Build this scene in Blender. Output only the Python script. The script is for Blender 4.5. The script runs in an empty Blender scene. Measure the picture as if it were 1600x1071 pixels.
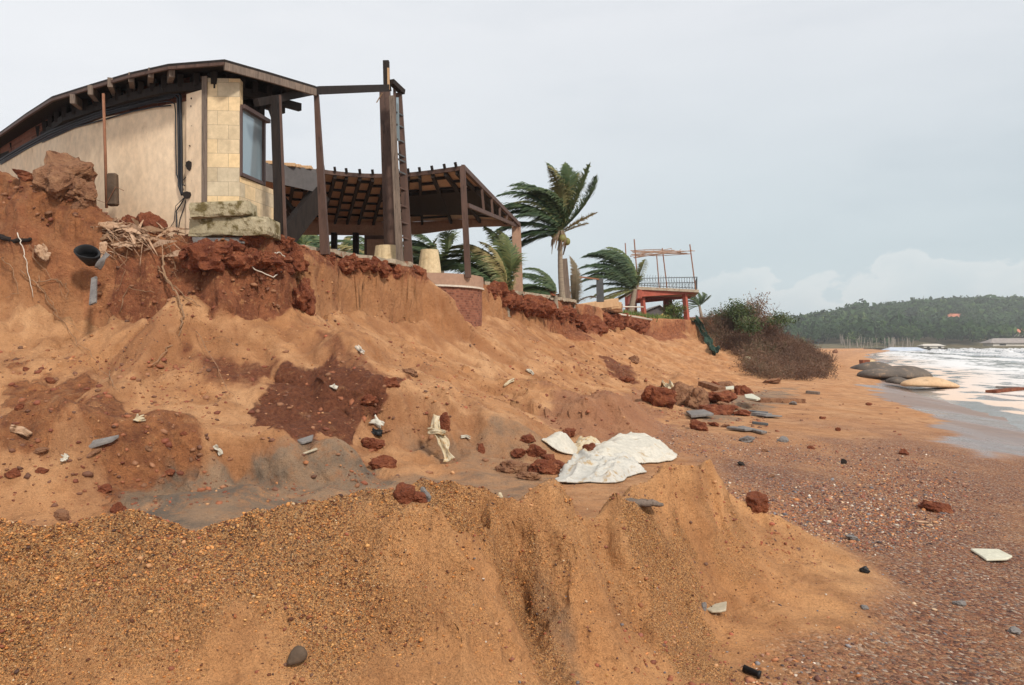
import bpy, math, random
import numpy as np
from mathutils import Vector, Matrix, Euler
C = bpy.context.scene.collection
S = bpy.context.scene
PI = math.pi
F = 1244.0; HZ = 542.0; CH = 1.7          # focal length, horizon row and eye height used to survey the site
# ---------------------------------------------------------------- camera
cd = bpy.data.cameras.new('camera'); cam = bpy.data.objects.new('camera', cd); C.objects.link(cam)
cd.sensor_width = 36; cd.lens = F/1600*36; cd.clip_end = 6000; cd.clip_start = .05
cam.location = (0, 0, CH); cam.rotation_euler = (math.radians(90)+math.atan((HZ-535.5)/F), 0, 0)
S.camera = cam
S.render.resolution_x = 1024; S.render.resolution_y = 685
S.view_settings.view_transform = 'Standard'; S.view_settings.look = 'None'; S.view_settings.gamma = 1
S.view_settings.exposure = 0.0
HAZE = .00038
SUN_EL, SUN_AZ = 40, 147                   # degrees; azimuth clockwise from +Y
def lin(c):
    return tuple(((v/255)/12.92 if v/255 < .04045 else ((v/255+.055)/1.055)**2.4) for v in c)
# ---------------------------------------------------------------- world
W = bpy.data.worlds.new("World"); S.world = W; W.use_nodes = True
nt = W.node_tree; nt.nodes.clear()
def wn(t, **k):
    n = nt.nodes.new(t)
    for a, v in k.items(): setattr(n, a, v)
    return n
L = nt.links.new
out = wn('ShaderNodeOutputWorld'); bg = wn('ShaderNodeBackground'); bg.inputs[1].default_value = 1.12
sky = wn('ShaderNodeTexSky', sky_type='NISHITA'); sky.sun_disc = False
sky.sun_elevation = math.radians(SUN_EL); sky.sun_rotation = math.radians(SUN_AZ)
sky.dust_density = 3
sm = wn('ShaderNodeVectorMath', operation='SCALE'); sm.inputs['Scale'].default_value = .1
L(sky.outputs[0], sm.inputs[0])
tc = wn('ShaderNodeTexCoord'); sep = wn('ShaderNodeSeparateXYZ'); L(tc.outputs['Generated'], sep.inputs[0])
def ramp(inp, stops):
    r = wn('ShaderNodeValToRGB'); L(inp, r.inputs[0]); cr = r.color_ramp
    while len(cr.elements) > 1: cr.elements.remove(cr.elements[-1])
    for i, (p, c) in enumerate(stops):
        e = cr.elements[0] if i == 0 else cr.elements.new(p)
        e.position = p; e.color = (*c, 1)
    return r.outputs[0]
def wmix(f, a, b):
    m = wn('ShaderNodeMix', data_type='RGBA')
    if isinstance(f, float): m.inputs[0].default_value = f
    else: L(f, m.inputs[0])
    L(a, m.inputs[6]); L(b, m.inputs[7]); return m.outputs[2]
vert = ramp(sep.outputs[2], [(0, lin((199,213,218))), (.10, lin((199,212,217))), (.25, lin((211,218,223))), (.42, lin((228,230,234))), (1, lin((236,236,238)))])
lite = ramp(sep.outputs[2], [(0, lin((228,231,235))), (1, lin((242,242,243)))])
ax = ramp(sep.outputs[0], [(0, (1,1,1)), (.5, (.0,.0,.0))])
mr = wn('ShaderNodeMapRange'); mr.inputs[1].default_value = -.45; mr.inputs[2].default_value = .25; mr.inputs[3].default_value = 1; mr.inputs[4].default_value = 0
L(sep.outputs[0], mr.inputs[0])
# soft overcast texture
mp = wn('ShaderNodeMapping'); mp.inputs['Scale'].default_value = (1.4, 1.4, 5); L(tc.outputs['Generated'], mp.inputs[0])
nz = wn('ShaderNodeTexNoise'); nz.inputs['Scale'].default_value = 1.6; nz.inputs['Detail'].default_value = 7; nz.inputs['Roughness'].default_value = .5; L(mp.outputs[0], nz.inputs[0])
cl = wmix(mr.outputs[0], vert, lite)
shade = ramp(nz.outputs[0], [(.3, (.88,.90,.915)), (.5, (1,1,1)), (.7, (1.05,1.045,1.04))])
mm = wn('ShaderNodeMix', data_type='RGBA', blend_type='MULTIPLY'); mm.inputs[0].default_value = 1; L(cl, mm.inputs[6]); L(shade, mm.inputs[7])
# cumulus banks low over the bay
n2 = wn('ShaderNodeTexNoise'); n2.inputs['Scale'].default_value = 11; n2.inputs['Detail'].default_value = 6; n2.inputs['Roughness'].default_value = .55
mp2 = wn('ShaderNodeMapping'); mp2.inputs['Scale'].default_value = (1, 1, 1.5); mp2.inputs['Location'].default_value = (.3, .1, 0); L(tc.outputs['Generated'], mp2.inputs[0]); L(mp2.outputs[0], n2.inputs[0])
ad = wn('ShaderNodeMath', operation='MULTIPLY_ADD'); L(sep.outputs[2], ad.inputs[0]); ad.inputs[1].default_value = -5.2; L(n2.outputs[0], ad.inputs[2])
cm = ramp(ad.outputs[0], [(.05, (0,0,0)), (.085, (1,1,1)), (.30, (.25,.25,.25))])
a2 = wn('ShaderNodeMapRange'); a2.inputs[1].default_value = .12; a2.inputs[2].default_value = .3; a2.inputs[3].default_value = 0; a2.inputs[4].default_value = .6; L(sep.outputs[0], a2.inputs[0])
cf = wn('ShaderNodeMath', operation='MULTIPLY'); L(cm, cf.inputs[0]); L(a2.outputs[0], cf.inputs[1])
cc = wn('ShaderNodeRGB'); cc.outputs[0].default_value = (*lin((226,230,230)), 1)
c3 = wmix(cf.outputs[0], mm.outputs[2], cc.outputs[0])
fin = wmix(.93, sm.outputs[0], c3)
L(fin, bg.inputs[0]); L(bg.outputs[0], out.inputs[0])
# ---------------------------------------------------------------- sun behind thin cloud
sl = bpy.data.lights.new('sun', 'SUN'); sl.energy = 3.2; sl.angle = math.radians(7); sl.color = (1, .93, .84)
so = bpy.data.objects.new('sun', sl); C.objects.link(so)
_e, _a = math.radians(SUN_EL), math.radians(SUN_AZ)
sd_ = Vector((math.sin(_a)*math.cos(_e), math.cos(_a)*math.cos(_e), math.sin(_e)))
so.rotation_euler = sd_.to_track_quat('Z', 'Y').to_euler(); so.location = sd_*50
# ---------------------------------------------------------------- helpers
def at(px, py, Y):
    "surveyed point: picture column, row and distance along the view"
    return Vector(((px-800)/F*Y, Y, CH+(HZ-py)/F*Y))
def gz(px, py, z):
    "point of height z seen at a column and row"
    Y = (CH-z)*F/(py-HZ); return Vector(((px-800)/F*Y, Y, z))
ORG = {}
def tag(o, label=None, cat=None, group=None, kind=None):
    if label: o['label'] = label
    if cat: o['category'] = cat
    if group: o['group'] = group
    if kind: o['kind'] = kind
    return o
def empty(name, loc, label, cat, group=None):
    o = bpy.data.objects.new(name, None); o.empty_display_size = .2; C.objects.link(o); o.location = loc
    ORG[o.name] = Vector(loc); return tag(o, label, cat, group)
class MB:
    def __init__(s): s.v = []; s.f = []; s.m = []; s.cm = 0
    def add(s, vs, fs):
        n = len(s.v); s.v += [tuple(v) for v in vs]; s.f += [tuple(i+n for i in f) for f in fs]; s.m += [s.cm]*len(fs); return s
    def hexa(s, a, b):      # two quads joined
        return s.add(list(a)+list(b), [(3,2,1,0),(4,5,6,7),(0,1,5,4),(1,2,6,5),(2,3,7,6),(3,0,4,7)])
    def box(s, c, d, rz=0, rx=0, ry=0):
        M = Euler((rx, ry, rz)).to_matrix(); c = Vector(c); q = []
        for z in (-1, 1):
            for x, y in ((-1,-1),(1,-1),(1,1),(-1,1)): q.append(c+M@Vector((x*d[0]/2, y*d[1]/2, z*d[2]/2)))
        return s.hexa(q[:4], q[4:])
    def beam(s, p, q, w, h, up=(0,0,1), w2=None, h2=None):
        p, q = Vector(p), Vector(q); d = (q-p).normalized(); u = Vector(up)
        if abs(d.dot(u)) > .95: u = Vector((0,1,0))
        r = d.cross(u).normalized(); u = r.cross(d)
        w2 = w if w2 is None else w2; h2 = h if h2 is None else h2
        A = [p-r*w/2-u*h/2, p+r*w/2-u*h/2, p+r*w/2+u*h/2, p-r*w/2+u*h/2]
        B = [q-r*w2/2-u*h2/2, q+r*w2/2-u*h2/2, q+r*w2/2+u*h2/2, q-r*w2/2+u*h2/2]
        return s.hexa(A, B)
    def tube(s, pts, rs, n=8, cap=True):
        pts = [Vector(p) for p in pts]; m = len(pts)
        if not hasattr(rs, '__len__'): rs = [rs]*m
        vs = []; fs = []; ref = Vector((0,0,1))
        for i, p in enumerate(pts):
            d = (pts[min(i+1,m-1)]-pts[max(i-1,0)]).normalized()
            if abs(d.dot(ref)) > .97: ref = Vector((1,0,0)) if abs(d.x) < .9 else Vector((0,1,0))
            a = d.cross(ref).normalized(); b = a.cross(d); ref = b
            for k in range(n):
                t = 2*PI*k/n; vs.append(p+(a*math.cos(t)+b*math.sin(t))*rs[i])
        for i in range(m-1):
            for k in range(n):
                k2 = (k+1) % n; fs.append((i*n+k, i*n+k2, i*n+n+k2, i*n+n+k))
        if cap: fs.append(tuple(range(n))); fs.append(tuple(reversed(range((m-1)*n, m*n))))
        return s.add(vs, fs)
    def prism(s, pts, ext):
        pts = [Vector(p) for p in pts]; e = Vector(ext); n = len(pts)
        return s.add(pts+[p+e for p in pts], [tuple(range(n)), tuple(reversed(range(n, 2*n)))]+[(i, i+n, (i+1) % n+n, (i+1) % n) for i in range(n)])
    def np_add(s, V, Fc): return s.add([tuple(v) for v in V.tolist()], [tuple(f) for f in Fc.tolist()])
    def build(s, name, mats, parent=None, smooth=False, loc=None, bevel=0):
        if loc is None and parent is None:
            A = np.array(s.v); loc = (float(A[:,0].mean()), float(A[:,1].mean()), float(A[:,2].min()))
        org = ORG[parent.name] if parent is not None else Vector(loc)
        me = bpy.data.meshes.new(name); me.from_pydata([tuple(Vector(v)-org) for v in s.v], [], s.f)
        if not isinstance(mats, (list, tuple)): mats = [mats]
        for m in mats: me.materials.append(m)
        me.polygons.foreach_set('material_index', s.m)
        me.update(); me.validate()
        import bmesh
        bm = bmesh.new(); bm.from_mesh(me); bmesh.ops.recalc_face_normals(bm, faces=bm.faces)
        if bevel:
            bmesh.ops.bevel(bm, geom=[e for e in bm.edges if e.calc_face_angle(0) > .5], offset=bevel, segments=1, affect='EDGES')
        bm.to_mesh(me); bm.free()
        if smooth: me.shade_smooth()
        o = bpy.data.objects.new(name, me); C.objects.link(o)
        if parent is not None: o.parent = parent
        else: o.location = org
        ORG[o.name] = org
        return o
def np_mesh(name, V, Fc, mat, smooth=True, attrs=None, kind=None):
    me = bpy.data.meshes.new(name); V = np.asarray(V, np.float32); Fc = np.asarray(Fc, np.int32); k = Fc.shape[1]
    me.vertices.add(len(V)); me.vertices.foreach_set('co', V.ravel())
    me.loops.add(Fc.size); me.loops.foreach_set('vertex_index', Fc.ravel())
    me.polygons.add(len(Fc)); me.polygons.foreach_set('loop_start', np.arange(0, Fc.size, k, dtype=np.int32))
    me.update(calc_edges=True)
    for n, A in (attrs or {}).items():
        A = np.asarray(A, np.float32)
        if A.ndim == 1:
            a = me.attributes.new(n, 'FLOAT', 'POINT'); a.data.foreach_set('value', A)
        else:
            a = me.attributes.new(n, 'FLOAT_COLOR', 'POINT'); a.data.foreach_set('color', np.c_[A, np.ones(len(A), np.float32)].ravel().astype(np.float32))
    me.materials.append(mat)
    if smooth: me.shade_smooth()
    o = bpy.data.objects.new(name, me); C.objects.link(o); ORG[o.name] = Vector((0,0,0))
    if kind: o['kind'] = kind
    return o
# ---------------------------------------------------------------- numpy noise
def _h(ix, iy, iz, seed):
    h = (ix*np.uint32(374761393) + iy*np.uint32(668265263) + iz*np.uint32(2147483647) + np.uint32(seed*974634777 & 0xffffffff)).astype(np.uint32)
    h = (h ^ (h >> np.uint32(13)))*np.uint32(1274126177); h = (h ^ (h >> np.uint32(16)))*np.uint32(2246822519); h ^= h >> np.uint32(15)
    return (h & np.uint32(0xffffff)).astype(np.float32)/np.float32(16777215)
def _u(a): return (a.astype(np.int64)+1000000).astype(np.uint32)
np.seterr(over='ignore')
def noise2(x, y, seed=0):
    x = np.asarray(x, np.float64); y = np.asarray(y, np.float64)
    fx = np.floor(x); fy = np.floor(y); tx = (x-fx).astype(np.float32); ty = (y-fy).astype(np.float32)
    ix = _u(fx); iy = _u(fy); o = np.uint32(1); z = np.uint32(7)
    tx = tx*tx*tx*(tx*(tx*6-15)+10); ty = ty*ty*ty*(ty*(ty*6-15)+10)
    a = _h(ix, iy, z, seed); b = _h(ix+o, iy, z, seed); c = _h(ix, iy+o, z, seed); d = _h(ix+o, iy+o, z, seed)
    return ((a+(b-a)*tx)*(1-ty)+(c+(d-c)*tx)*ty)*2-1
def noise3(x, y, z, seed=0):
    x, y, z = [np.asarray(v, np.float64) for v in (x, y, z)]
    fz = np.floor(z); tz = (z-fz).astype(np.float32); tz = tz*tz*(3-2*tz); r = 0
    fx = np.floor(x); fy = np.floor(y); tx = (x-fx).astype(np.float32); ty = (y-fy).astype(np.float32)
    ix = _u(fx); iy = _u(fy); iz = _u(fz); o = np.uint32(1)
    tx = tx*tx*(3-2*tx); ty = ty*ty*(3-2*ty)
    for k in (0, 1):
        zz = iz+np.uint32(k)
        a = _h(ix, iy, zz, seed); b = _h(ix+o, iy, zz, seed); c = _h(ix, iy+o, zz, seed); d = _h(ix+o, iy+o, zz, seed)
        r = r+((a+(b-a)*tx)*(1-ty)+(c+(d-c)*tx)*ty)*(tz if k else 1-tz)
    return r*2-1
def fbm2(x, y, oct=4, seed=0, g=.5):
    r = 0; a = 1; n = 0
    for i in range(oct):
        r = r+a*noise2(x*2**i+i*17.3, y*2**i-i*9.1, seed+i); n += a; a *= g
    return r/n
def fbm3(x, y, z, oct=3, seed=0, g=.5):
    r = 0; a = 1; n = 0
    for i in range(oct):
        r = r+a*noise3(x*2**i+i*17.3, y*2**i-i*9.1, z*2**i+i*5.7, seed+i); n += a; a *= g
    return r/n
def sstep(a, b, x):
    t = np.clip((x-a)/(b-a), 0, 1); return t*t*(3-2*t)
def polydist(x, y, P, closed=False):
    "distance to polyline, arc length of nearest point, interpolated third column"
    P = np.array(P, float); best = np.full(x.shape, 1e9); sl = np.zeros(x.shape); val = np.zeros(x.shape); acc = 0
    n = len(P)
    for i in range(n if closed else n-1):
        a = P[i]; b = P[(i+1) % n]; d = b[:2]-a[:2]; ln = math.hypot(*d)
        if ln < 1e-9: continue
        t = np.clip(((x-a[0])*d[0]+(y-a[1])*d[1])/ln**2, 0, 1)
        dd = np.hypot(x-a[0]-t*d[0], y-a[1]-t*d[1]); m = dd < best
        best = np.where(m, dd, best); sl = np.where(m, acc+t*ln, sl)
        if P.shape[1] > 2: val = np.where(m, a[2]+(b[2]-a[2])*t, val)
        acc += ln
    return best, sl, val
def inside(x, y, P):
    P = np.array(P, float); r = np.zeros(x.shape, bool); n = len(P)
    for i in range(n):
        x1, y1 = P[i][:2]; x2, y2 = P[(i+1) % n][:2]
        if y1 == y2: continue
        r ^= ((y1 > y) != (y2 > y)) & (x < (x2-x1)*(y-y1)/(y2-y1)+x1)
    return r
# ================================================================ TERRAIN
EDGE = [(-40,16.5),(-14,15.3),(-9.6,14.2),(-8,13.5),(-6.2,13.35),(-4.75,13.2),(-4.0,13.9),(-3.95,15.4),(-3.6,17),(-2.5,18.7),(-2.4,20.0),(-2.5,20.75),(-1.75,21.4),(-1.1,22.4),(-.5,24.6),(-.35,27.5),(1.2,30.5),(2.6,34),(4.4,38.5),(5.2,43),(9.5,53),(13,56.5),(16.5,57),(19,60),(21.5,66),(24,80),(34,120),(80,210),(190,430),(190,2000)]
TOE = [(-40,7),(-9,6.8),(-5,7.2),(-3,8.2),(-1.2,9.6),(.6,11.5),(1.9,13.2),(3.2,16.5),(4.0,19),(6.3,25.5),(11.5,37),(19.7,50),(28,66),(45,108),(87,200),(200,420),(200,2000)]
LANDP = EDGE+[(-3000,2000),(-3000,16.5)]
SLOPEP = TOE+[(-3000,2000),(-3000,7)]
def shoreX(y): return 4.3+.43*y+1.5*np.sin(y/9.)*sstep(12,40,y)
# remnant sand bank in front of the viewer: crest from picture column, row, distance
_B = [(-900,800,3.1),(-200,800,3.3),(0,815,3.4),(60,831,3.4),(130,818,3.5),(240,814,3.5),(290,830,3.5),(350,824,3.6),(400,800,3.6),(490,783,3.7),(560,785,3.8),(635,787,3.9),(665,762,4.05),(700,752,4.15),(760,747,4.25),(810,760,4.4),(850,753,4.5),(880,762,4.55),(905,792,4.65),(960,785,4.9),(1000,757,5.1),(1050,724,5.4),(1090,716,5.6),(1112,732,5.9),(1130,775,6.3),(1160,800,6.9)]
CREST = [(at(a, b, c).x, c, at(a, b, c).z) for a, b, c in _B]
_tx = np.array([c[0] for c in CREST]); _ty = np.array([c[1] for c in CREST])
def bumps(x, y):
    "low mounds of fallen material on the slope: x, y, radius across, radius along, height, steepness"
    r = 0
    for bx, by, rx, ry, rot, h, p in BUMPS:
        c, s = math.cos(rot), math.sin(rot); u = ((x-bx)*c+(y-by)*s)/rx; v = (-(x-bx)*s+(y-by)*c)/ry
        q = np.sqrt(u*u+v*v); r = r+h*(1-sstep(p, 1, q))
    return r
BUMPS = [(-2.0,19.75,1.5,1.15,-.2,.75,.25),(-10.9,14.7,3.0,1.4,.05,1.75,.1),(-8.2,14.0,2.4,.95,-.22,.75,.1),(-10.5,13.2,3.5,1.8,.1,.8,.2),
         (-1.3,12.4,2.8,1.7,-.35,.75,.45),(1.4,16.0,2.3,2.0,.6,.55,.2),(-4.2,9.0,2.2,.8,.25,.55,.3),(-2.3,9.6,1.0,.8,.3,.55,.3),(-5.5,8.3,1.6,.8,.1,.3,.3)]

def bilin(A, x0, y0, d, x, y):
    fx = np.clip((x-x0)/d, 0, A.shape[1]-1.001); fy = np.clip((y-y0)/d, 0, A.shape[0]-1.001); ix = fx.astype(int); iy = fy.astype(int); tx = fx-ix; ty = fy-iy
    return (A[iy,ix]*(1-tx)+A[iy,ix+1]*tx)*(1-ty)+(A[iy+1,ix]*(1-tx)+A[iy+1,ix+1]*tx)*ty
def blur(A, n=1):
    for _ in range(n):
        P = np.pad(A, 1, mode='edge'); A = (P[:-2]+2*P[1:-1]+P[2:])/4; A = (A[:,:-2]+2*A[:,1:-1]+A[:,2:])/4
    return A
def erode(Z, d, n, steps, rounds, seed, cap=6., er=.35, dep=.25, inert=.35, wt=None, mx=.02):
    "rain running down the surface: many drops at once, carving rills and leaving fans"
    r = np.random.default_rng(seed); Z = Z.copy(); Hh, Ww = Z.shape; Z0 = Z.copy(); wt = np.ones(Z.shape) if wt is None else wt; cs = wt.ravel().cumsum(); cs /= cs[-1]
    for _ in range(rounds):
        k = np.searchsorted(cs, r.uniform(0, 1, n)); py = k//Ww+r.uniform(0,1,n); px = k % Ww+r.uniform(0,1,n); dx = np.zeros(n); dy = np.zeros(n); sed = np.zeros(n); vel = np.ones(n); wat = np.ones(n)
        for _s in range(steps):
            px = np.clip(px, 0, Ww-2.001); py = np.clip(py, 0, Hh-2.001); ix = px.astype(int); iy = py.astype(int); u = px-ix; v = py-iy
            a, b, c, e = Z[iy,ix], Z[iy,ix+1], Z[iy+1,ix], Z[iy+1,ix+1]; gx = (b-a)*(1-v)+(e-c)*v; gy = (c-a)*(1-u)+(e-b)*u; h = (a*(1-u)+b*u)*(1-v)+(c*(1-u)+e*u)*v
            dx = dx*inert-gx*(1-inert)/d; dy = dy*inert-gy*(1-inert)/d; l = np.hypot(dx, dy)+1e-9; dx /= l; dy /= l; nx = np.clip(px+dx, 0, Ww-2.001); ny = np.clip(py+dy, 0, Hh-2.001)
            jx = nx.astype(int); jy = ny.astype(int); p = nx-jx; q = ny-jy; h2 = (Z[jy,jx]*(1-p)+Z[jy,jx+1]*p)*(1-q)+(Z[jy+1,jx]*(1-p)+Z[jy+1,jx+1]*p)*q; dh = h2-h
            C_ = np.maximum(-dh/d, .02)*vel*wat*cap*d*.02
            am = np.where(dh > 0, np.minimum(dh, sed), np.where(sed > C_, (sed-C_)*dep, -np.minimum(np.minimum((C_-sed)*er, np.maximum(-dh,0)*.6), mx)))
            am = np.where((px < 3) | (py < 3) | (px > Ww-5) | (py > Hh-5), 0, am)
            for (yy_, xx_, ww) in ((iy, ix, (1-u)*(1-v)), (iy, ix+1, u*(1-v)), (iy+1, ix, (1-u)*v), (iy+1, ix+1, u*v)): np.add.at(Z, (yy_, xx_), am*ww)
            sed = sed-am; vel = np.sqrt(np.maximum(vel*vel*.9-dh/d*.6, .05)); wat *= .985; px, py = nx, ny
    return Z-Z0
def bank_tin():
    from mathutils.geometry import delaunay_2d_cdt
    pts, edges = [], []
    def line(L, pic=True, closed=False):
        i0 = len(pts)
        for p in L: v = at(*p) if pic else Vector(p); pts.append((v.x, v.y, v.z))
        edges.extend((i, i+1) for i in range(i0, len(pts)-1)); return i0
    line([(a, b-6 if 640 < a < 1115 else b, c) for a, b, c in _B])
    line([(at(a,b,c).x-.01, at(a,b,c).y+.22, max(at(a,b,c).z-.14, .05)) for a, b, c in _B], False)
    line([(at(a,b,c).x+.05, at(a,b,c).y+1.15, .10) for a, b, c in _B[:-3]], False)
    # left face
    line([(-900,900,2.95),(-200,905,3.08),(0,905,3.2),(130,900,3.3),(280,905,3.28),(400,890,3.42),(520,880,3.52),(600,880,3.58)])
    line([(-900,1071,2.7),(-200,1071,2.85),(0,1071,2.93),(200,1071,3.0),(400,1071,3.02),(560,1071,3.08),(680,1071,3.12)])
    # shelf in front of the broken rim, and the hollow under it
    line([(640,803,3.72),(672,800,3.78),(705,812,3.80),(738,806,3.88),(770,795,4.02),(800,800,4.12)])
    line([(668,850,3.90),(700,880,3.90),(735,886,3.92),(756,856,4.02)])
    line([(660,862,3.60),(705,884,3.60),(748,888,3.70)])
    # spur running down from the left end of the rim
    line([(640,803,3.725),(668,880,3.58),(735,960,3.47),(800,1030,3.36),(838,1071,3.30)])
    # deep runnel with a sheer left wall
    line([(788,822,4.30),(800,872,4.27),(810,935,4.18),(826,990,4.02),(852,1040,3.80),(880,1090,3.56)])
    line([(770,815,4.02),(784,860,3.93),(792,930,3.80)])
    # long rounded spur
    line([(850,753,4.51),(868,800,4.36),(900,862,4.20),(945,950,3.99),(985,1020,3.83),(1012,1071,3.71)])
    line([(835,820,4.27),(850,900,4.12),(880,980,3.92),(930,1060,3.70)])
    # second runnel
    line([(905,815,4.72),(938,872,4.66),(966,935,4.55),(994,990,4.36),(1024,1040,4.14),(1052,1080,3.93)])
    line([(912,800,4.74),(955,832,4.72),(985,880,4.62),(1012,950,4.44),(1046,1010,4.22),(1085,1071,3.98)])
    # ledge carrying the driftwood, then the right hand peak with its own runnels
    line([(940,796,4.86),(975,800,4.84),(1008,800,4.86),(1030,812,4.92),(1050,850,4.90),(1085,930,4.76),(1120,1010,4.50)])
    line([(1040,780,5.18),(1066,830,5.22),(1095,890,5.18),(1140,960,5.0)])
    line([(1072,750,5.38),(1095,810,5.34),(1128,870,5.26),(1175,935,5.1)])
    line([(1096,752,5.56),(1124,820,5.52),(1158,868,5.48),(1215,915,5.3),(1280,960,5.05)])
    line([(1118,762,6.0),(1150,815,5.95),(1190,850,5.9),(1250,880,5.8)])
    line([(-4.5,1.2,0),(-3,1.9,.02),(-1.5,2.1,.02),(-.4,2.45,.02),(.3,2.9,.01),(.85,3.35,.01),(1.3,4.0,.01),(1.85,4.5,.01),(2.4,5.2,.01),(2.75,6.1,.01),(2.7,7.2,0),(2.2,8.2,0),(1,8.2,0)], False)
    line([(-7,.8,-1.),(3.5,.8,-1.),(4.5,9.3,-1.),(-7,9.3,-1.)], False)
    P2 = [Vector((p[0], p[1])) for p in pts]
    vo, eo, fo, ov, oe, of = delaunay_2d_cdt(P2, edges, [], 0, 1e-5)
    zz = []
    for i, o_ in enumerate(ov):
        if o_: zz.append(pts[o_[0]][2])
        else:   # crossing of two lines: nearest survey point
            j = min(range(len(pts)), key=lambda j: (pts[j][0]-vo[i].x)**2+(pts[j][1]-vo[i].y)**2); zz.append(pts[j][2])
    nx, ny = int(11/BD), int(8.2/BD); gx, gy = np.meshgrid(BX0+np.arange(nx)*BD, BY0+np.arange(ny)*BD); Z = np.full(gx.shape, -1.)
    for f in fo:
        (ax_, ay_), (bx_, by_), (cx_, cy_) = [tuple(vo[k]) for k in f[:3]]; za, zb_, zc_ = [zz[k] for k in f[:3]]; den = (by_-cy_)*(ax_-cx_)+(cx_-bx_)*(ay_-cy_)
        if abs(den) < 1e-12: continue
        i0, i1 = int((min(ax_,bx_,cx_)-BX0)/BD), int((max(ax_,bx_,cx_)-BX0)/BD)+2; j0, j1 = int((min(ay_,by_,cy_)-BY0)/BD), int((max(ay_,by_,cy_)-BY0)/BD)+2
        i0, j0 = max(i0,0), max(j0,0); X_ = gx[j0:j1,i0:i1]; Y_ = gy[j0:j1,i0:i1]; w1 = ((by_-cy_)*(X_-cx_)+(cx_-bx_)*(Y_-cy_))/den; w2 = ((cy_-ay_)*(X_-cx_)+(ax_-cx_)*(Y_-cy_))/den; w3 = 1-w1-w2
        ok = (w1 > -1e-6) & (w2 > -1e-6) & (w3 > -1e-6); Z[j0:j1,i0:i1] = np.where(ok, w1*za+w2*zb_+w3*zc_, Z[j0:j1,i0:i1])
    Z = blur(Z, 1)+.07*sstep(.1,.4,Z)*(1-1.8*np.abs(noise2(gx*2.3+.3*noise2(gx*5,gy*5,311), gy*2.3, 310))); w_ = sstep(.05,.3,Z)*sstep(-.9,0,gx)+.02
    e = erode(Z+.018*fbm2(gx*5, gy*5, 5, 301), BD, 6000, 60, 13, 3, cap=9, dep=.15, inert=.6, wt=w_, mx=.008)
    return Z+np.clip(blur(e, 2)*1.25, -.16, .03)*sstep(-3.0,-.2,gx+.4*noise2(gx*2,gy*2,312))+np.clip(blur(e,2), -.05, .02)*sstep(-.2,-3.0,gx)
BX0, BY0, BD = -6.5, 1.0, .014
BANK = np.full((4,4), -1.); ERO = None

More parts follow.
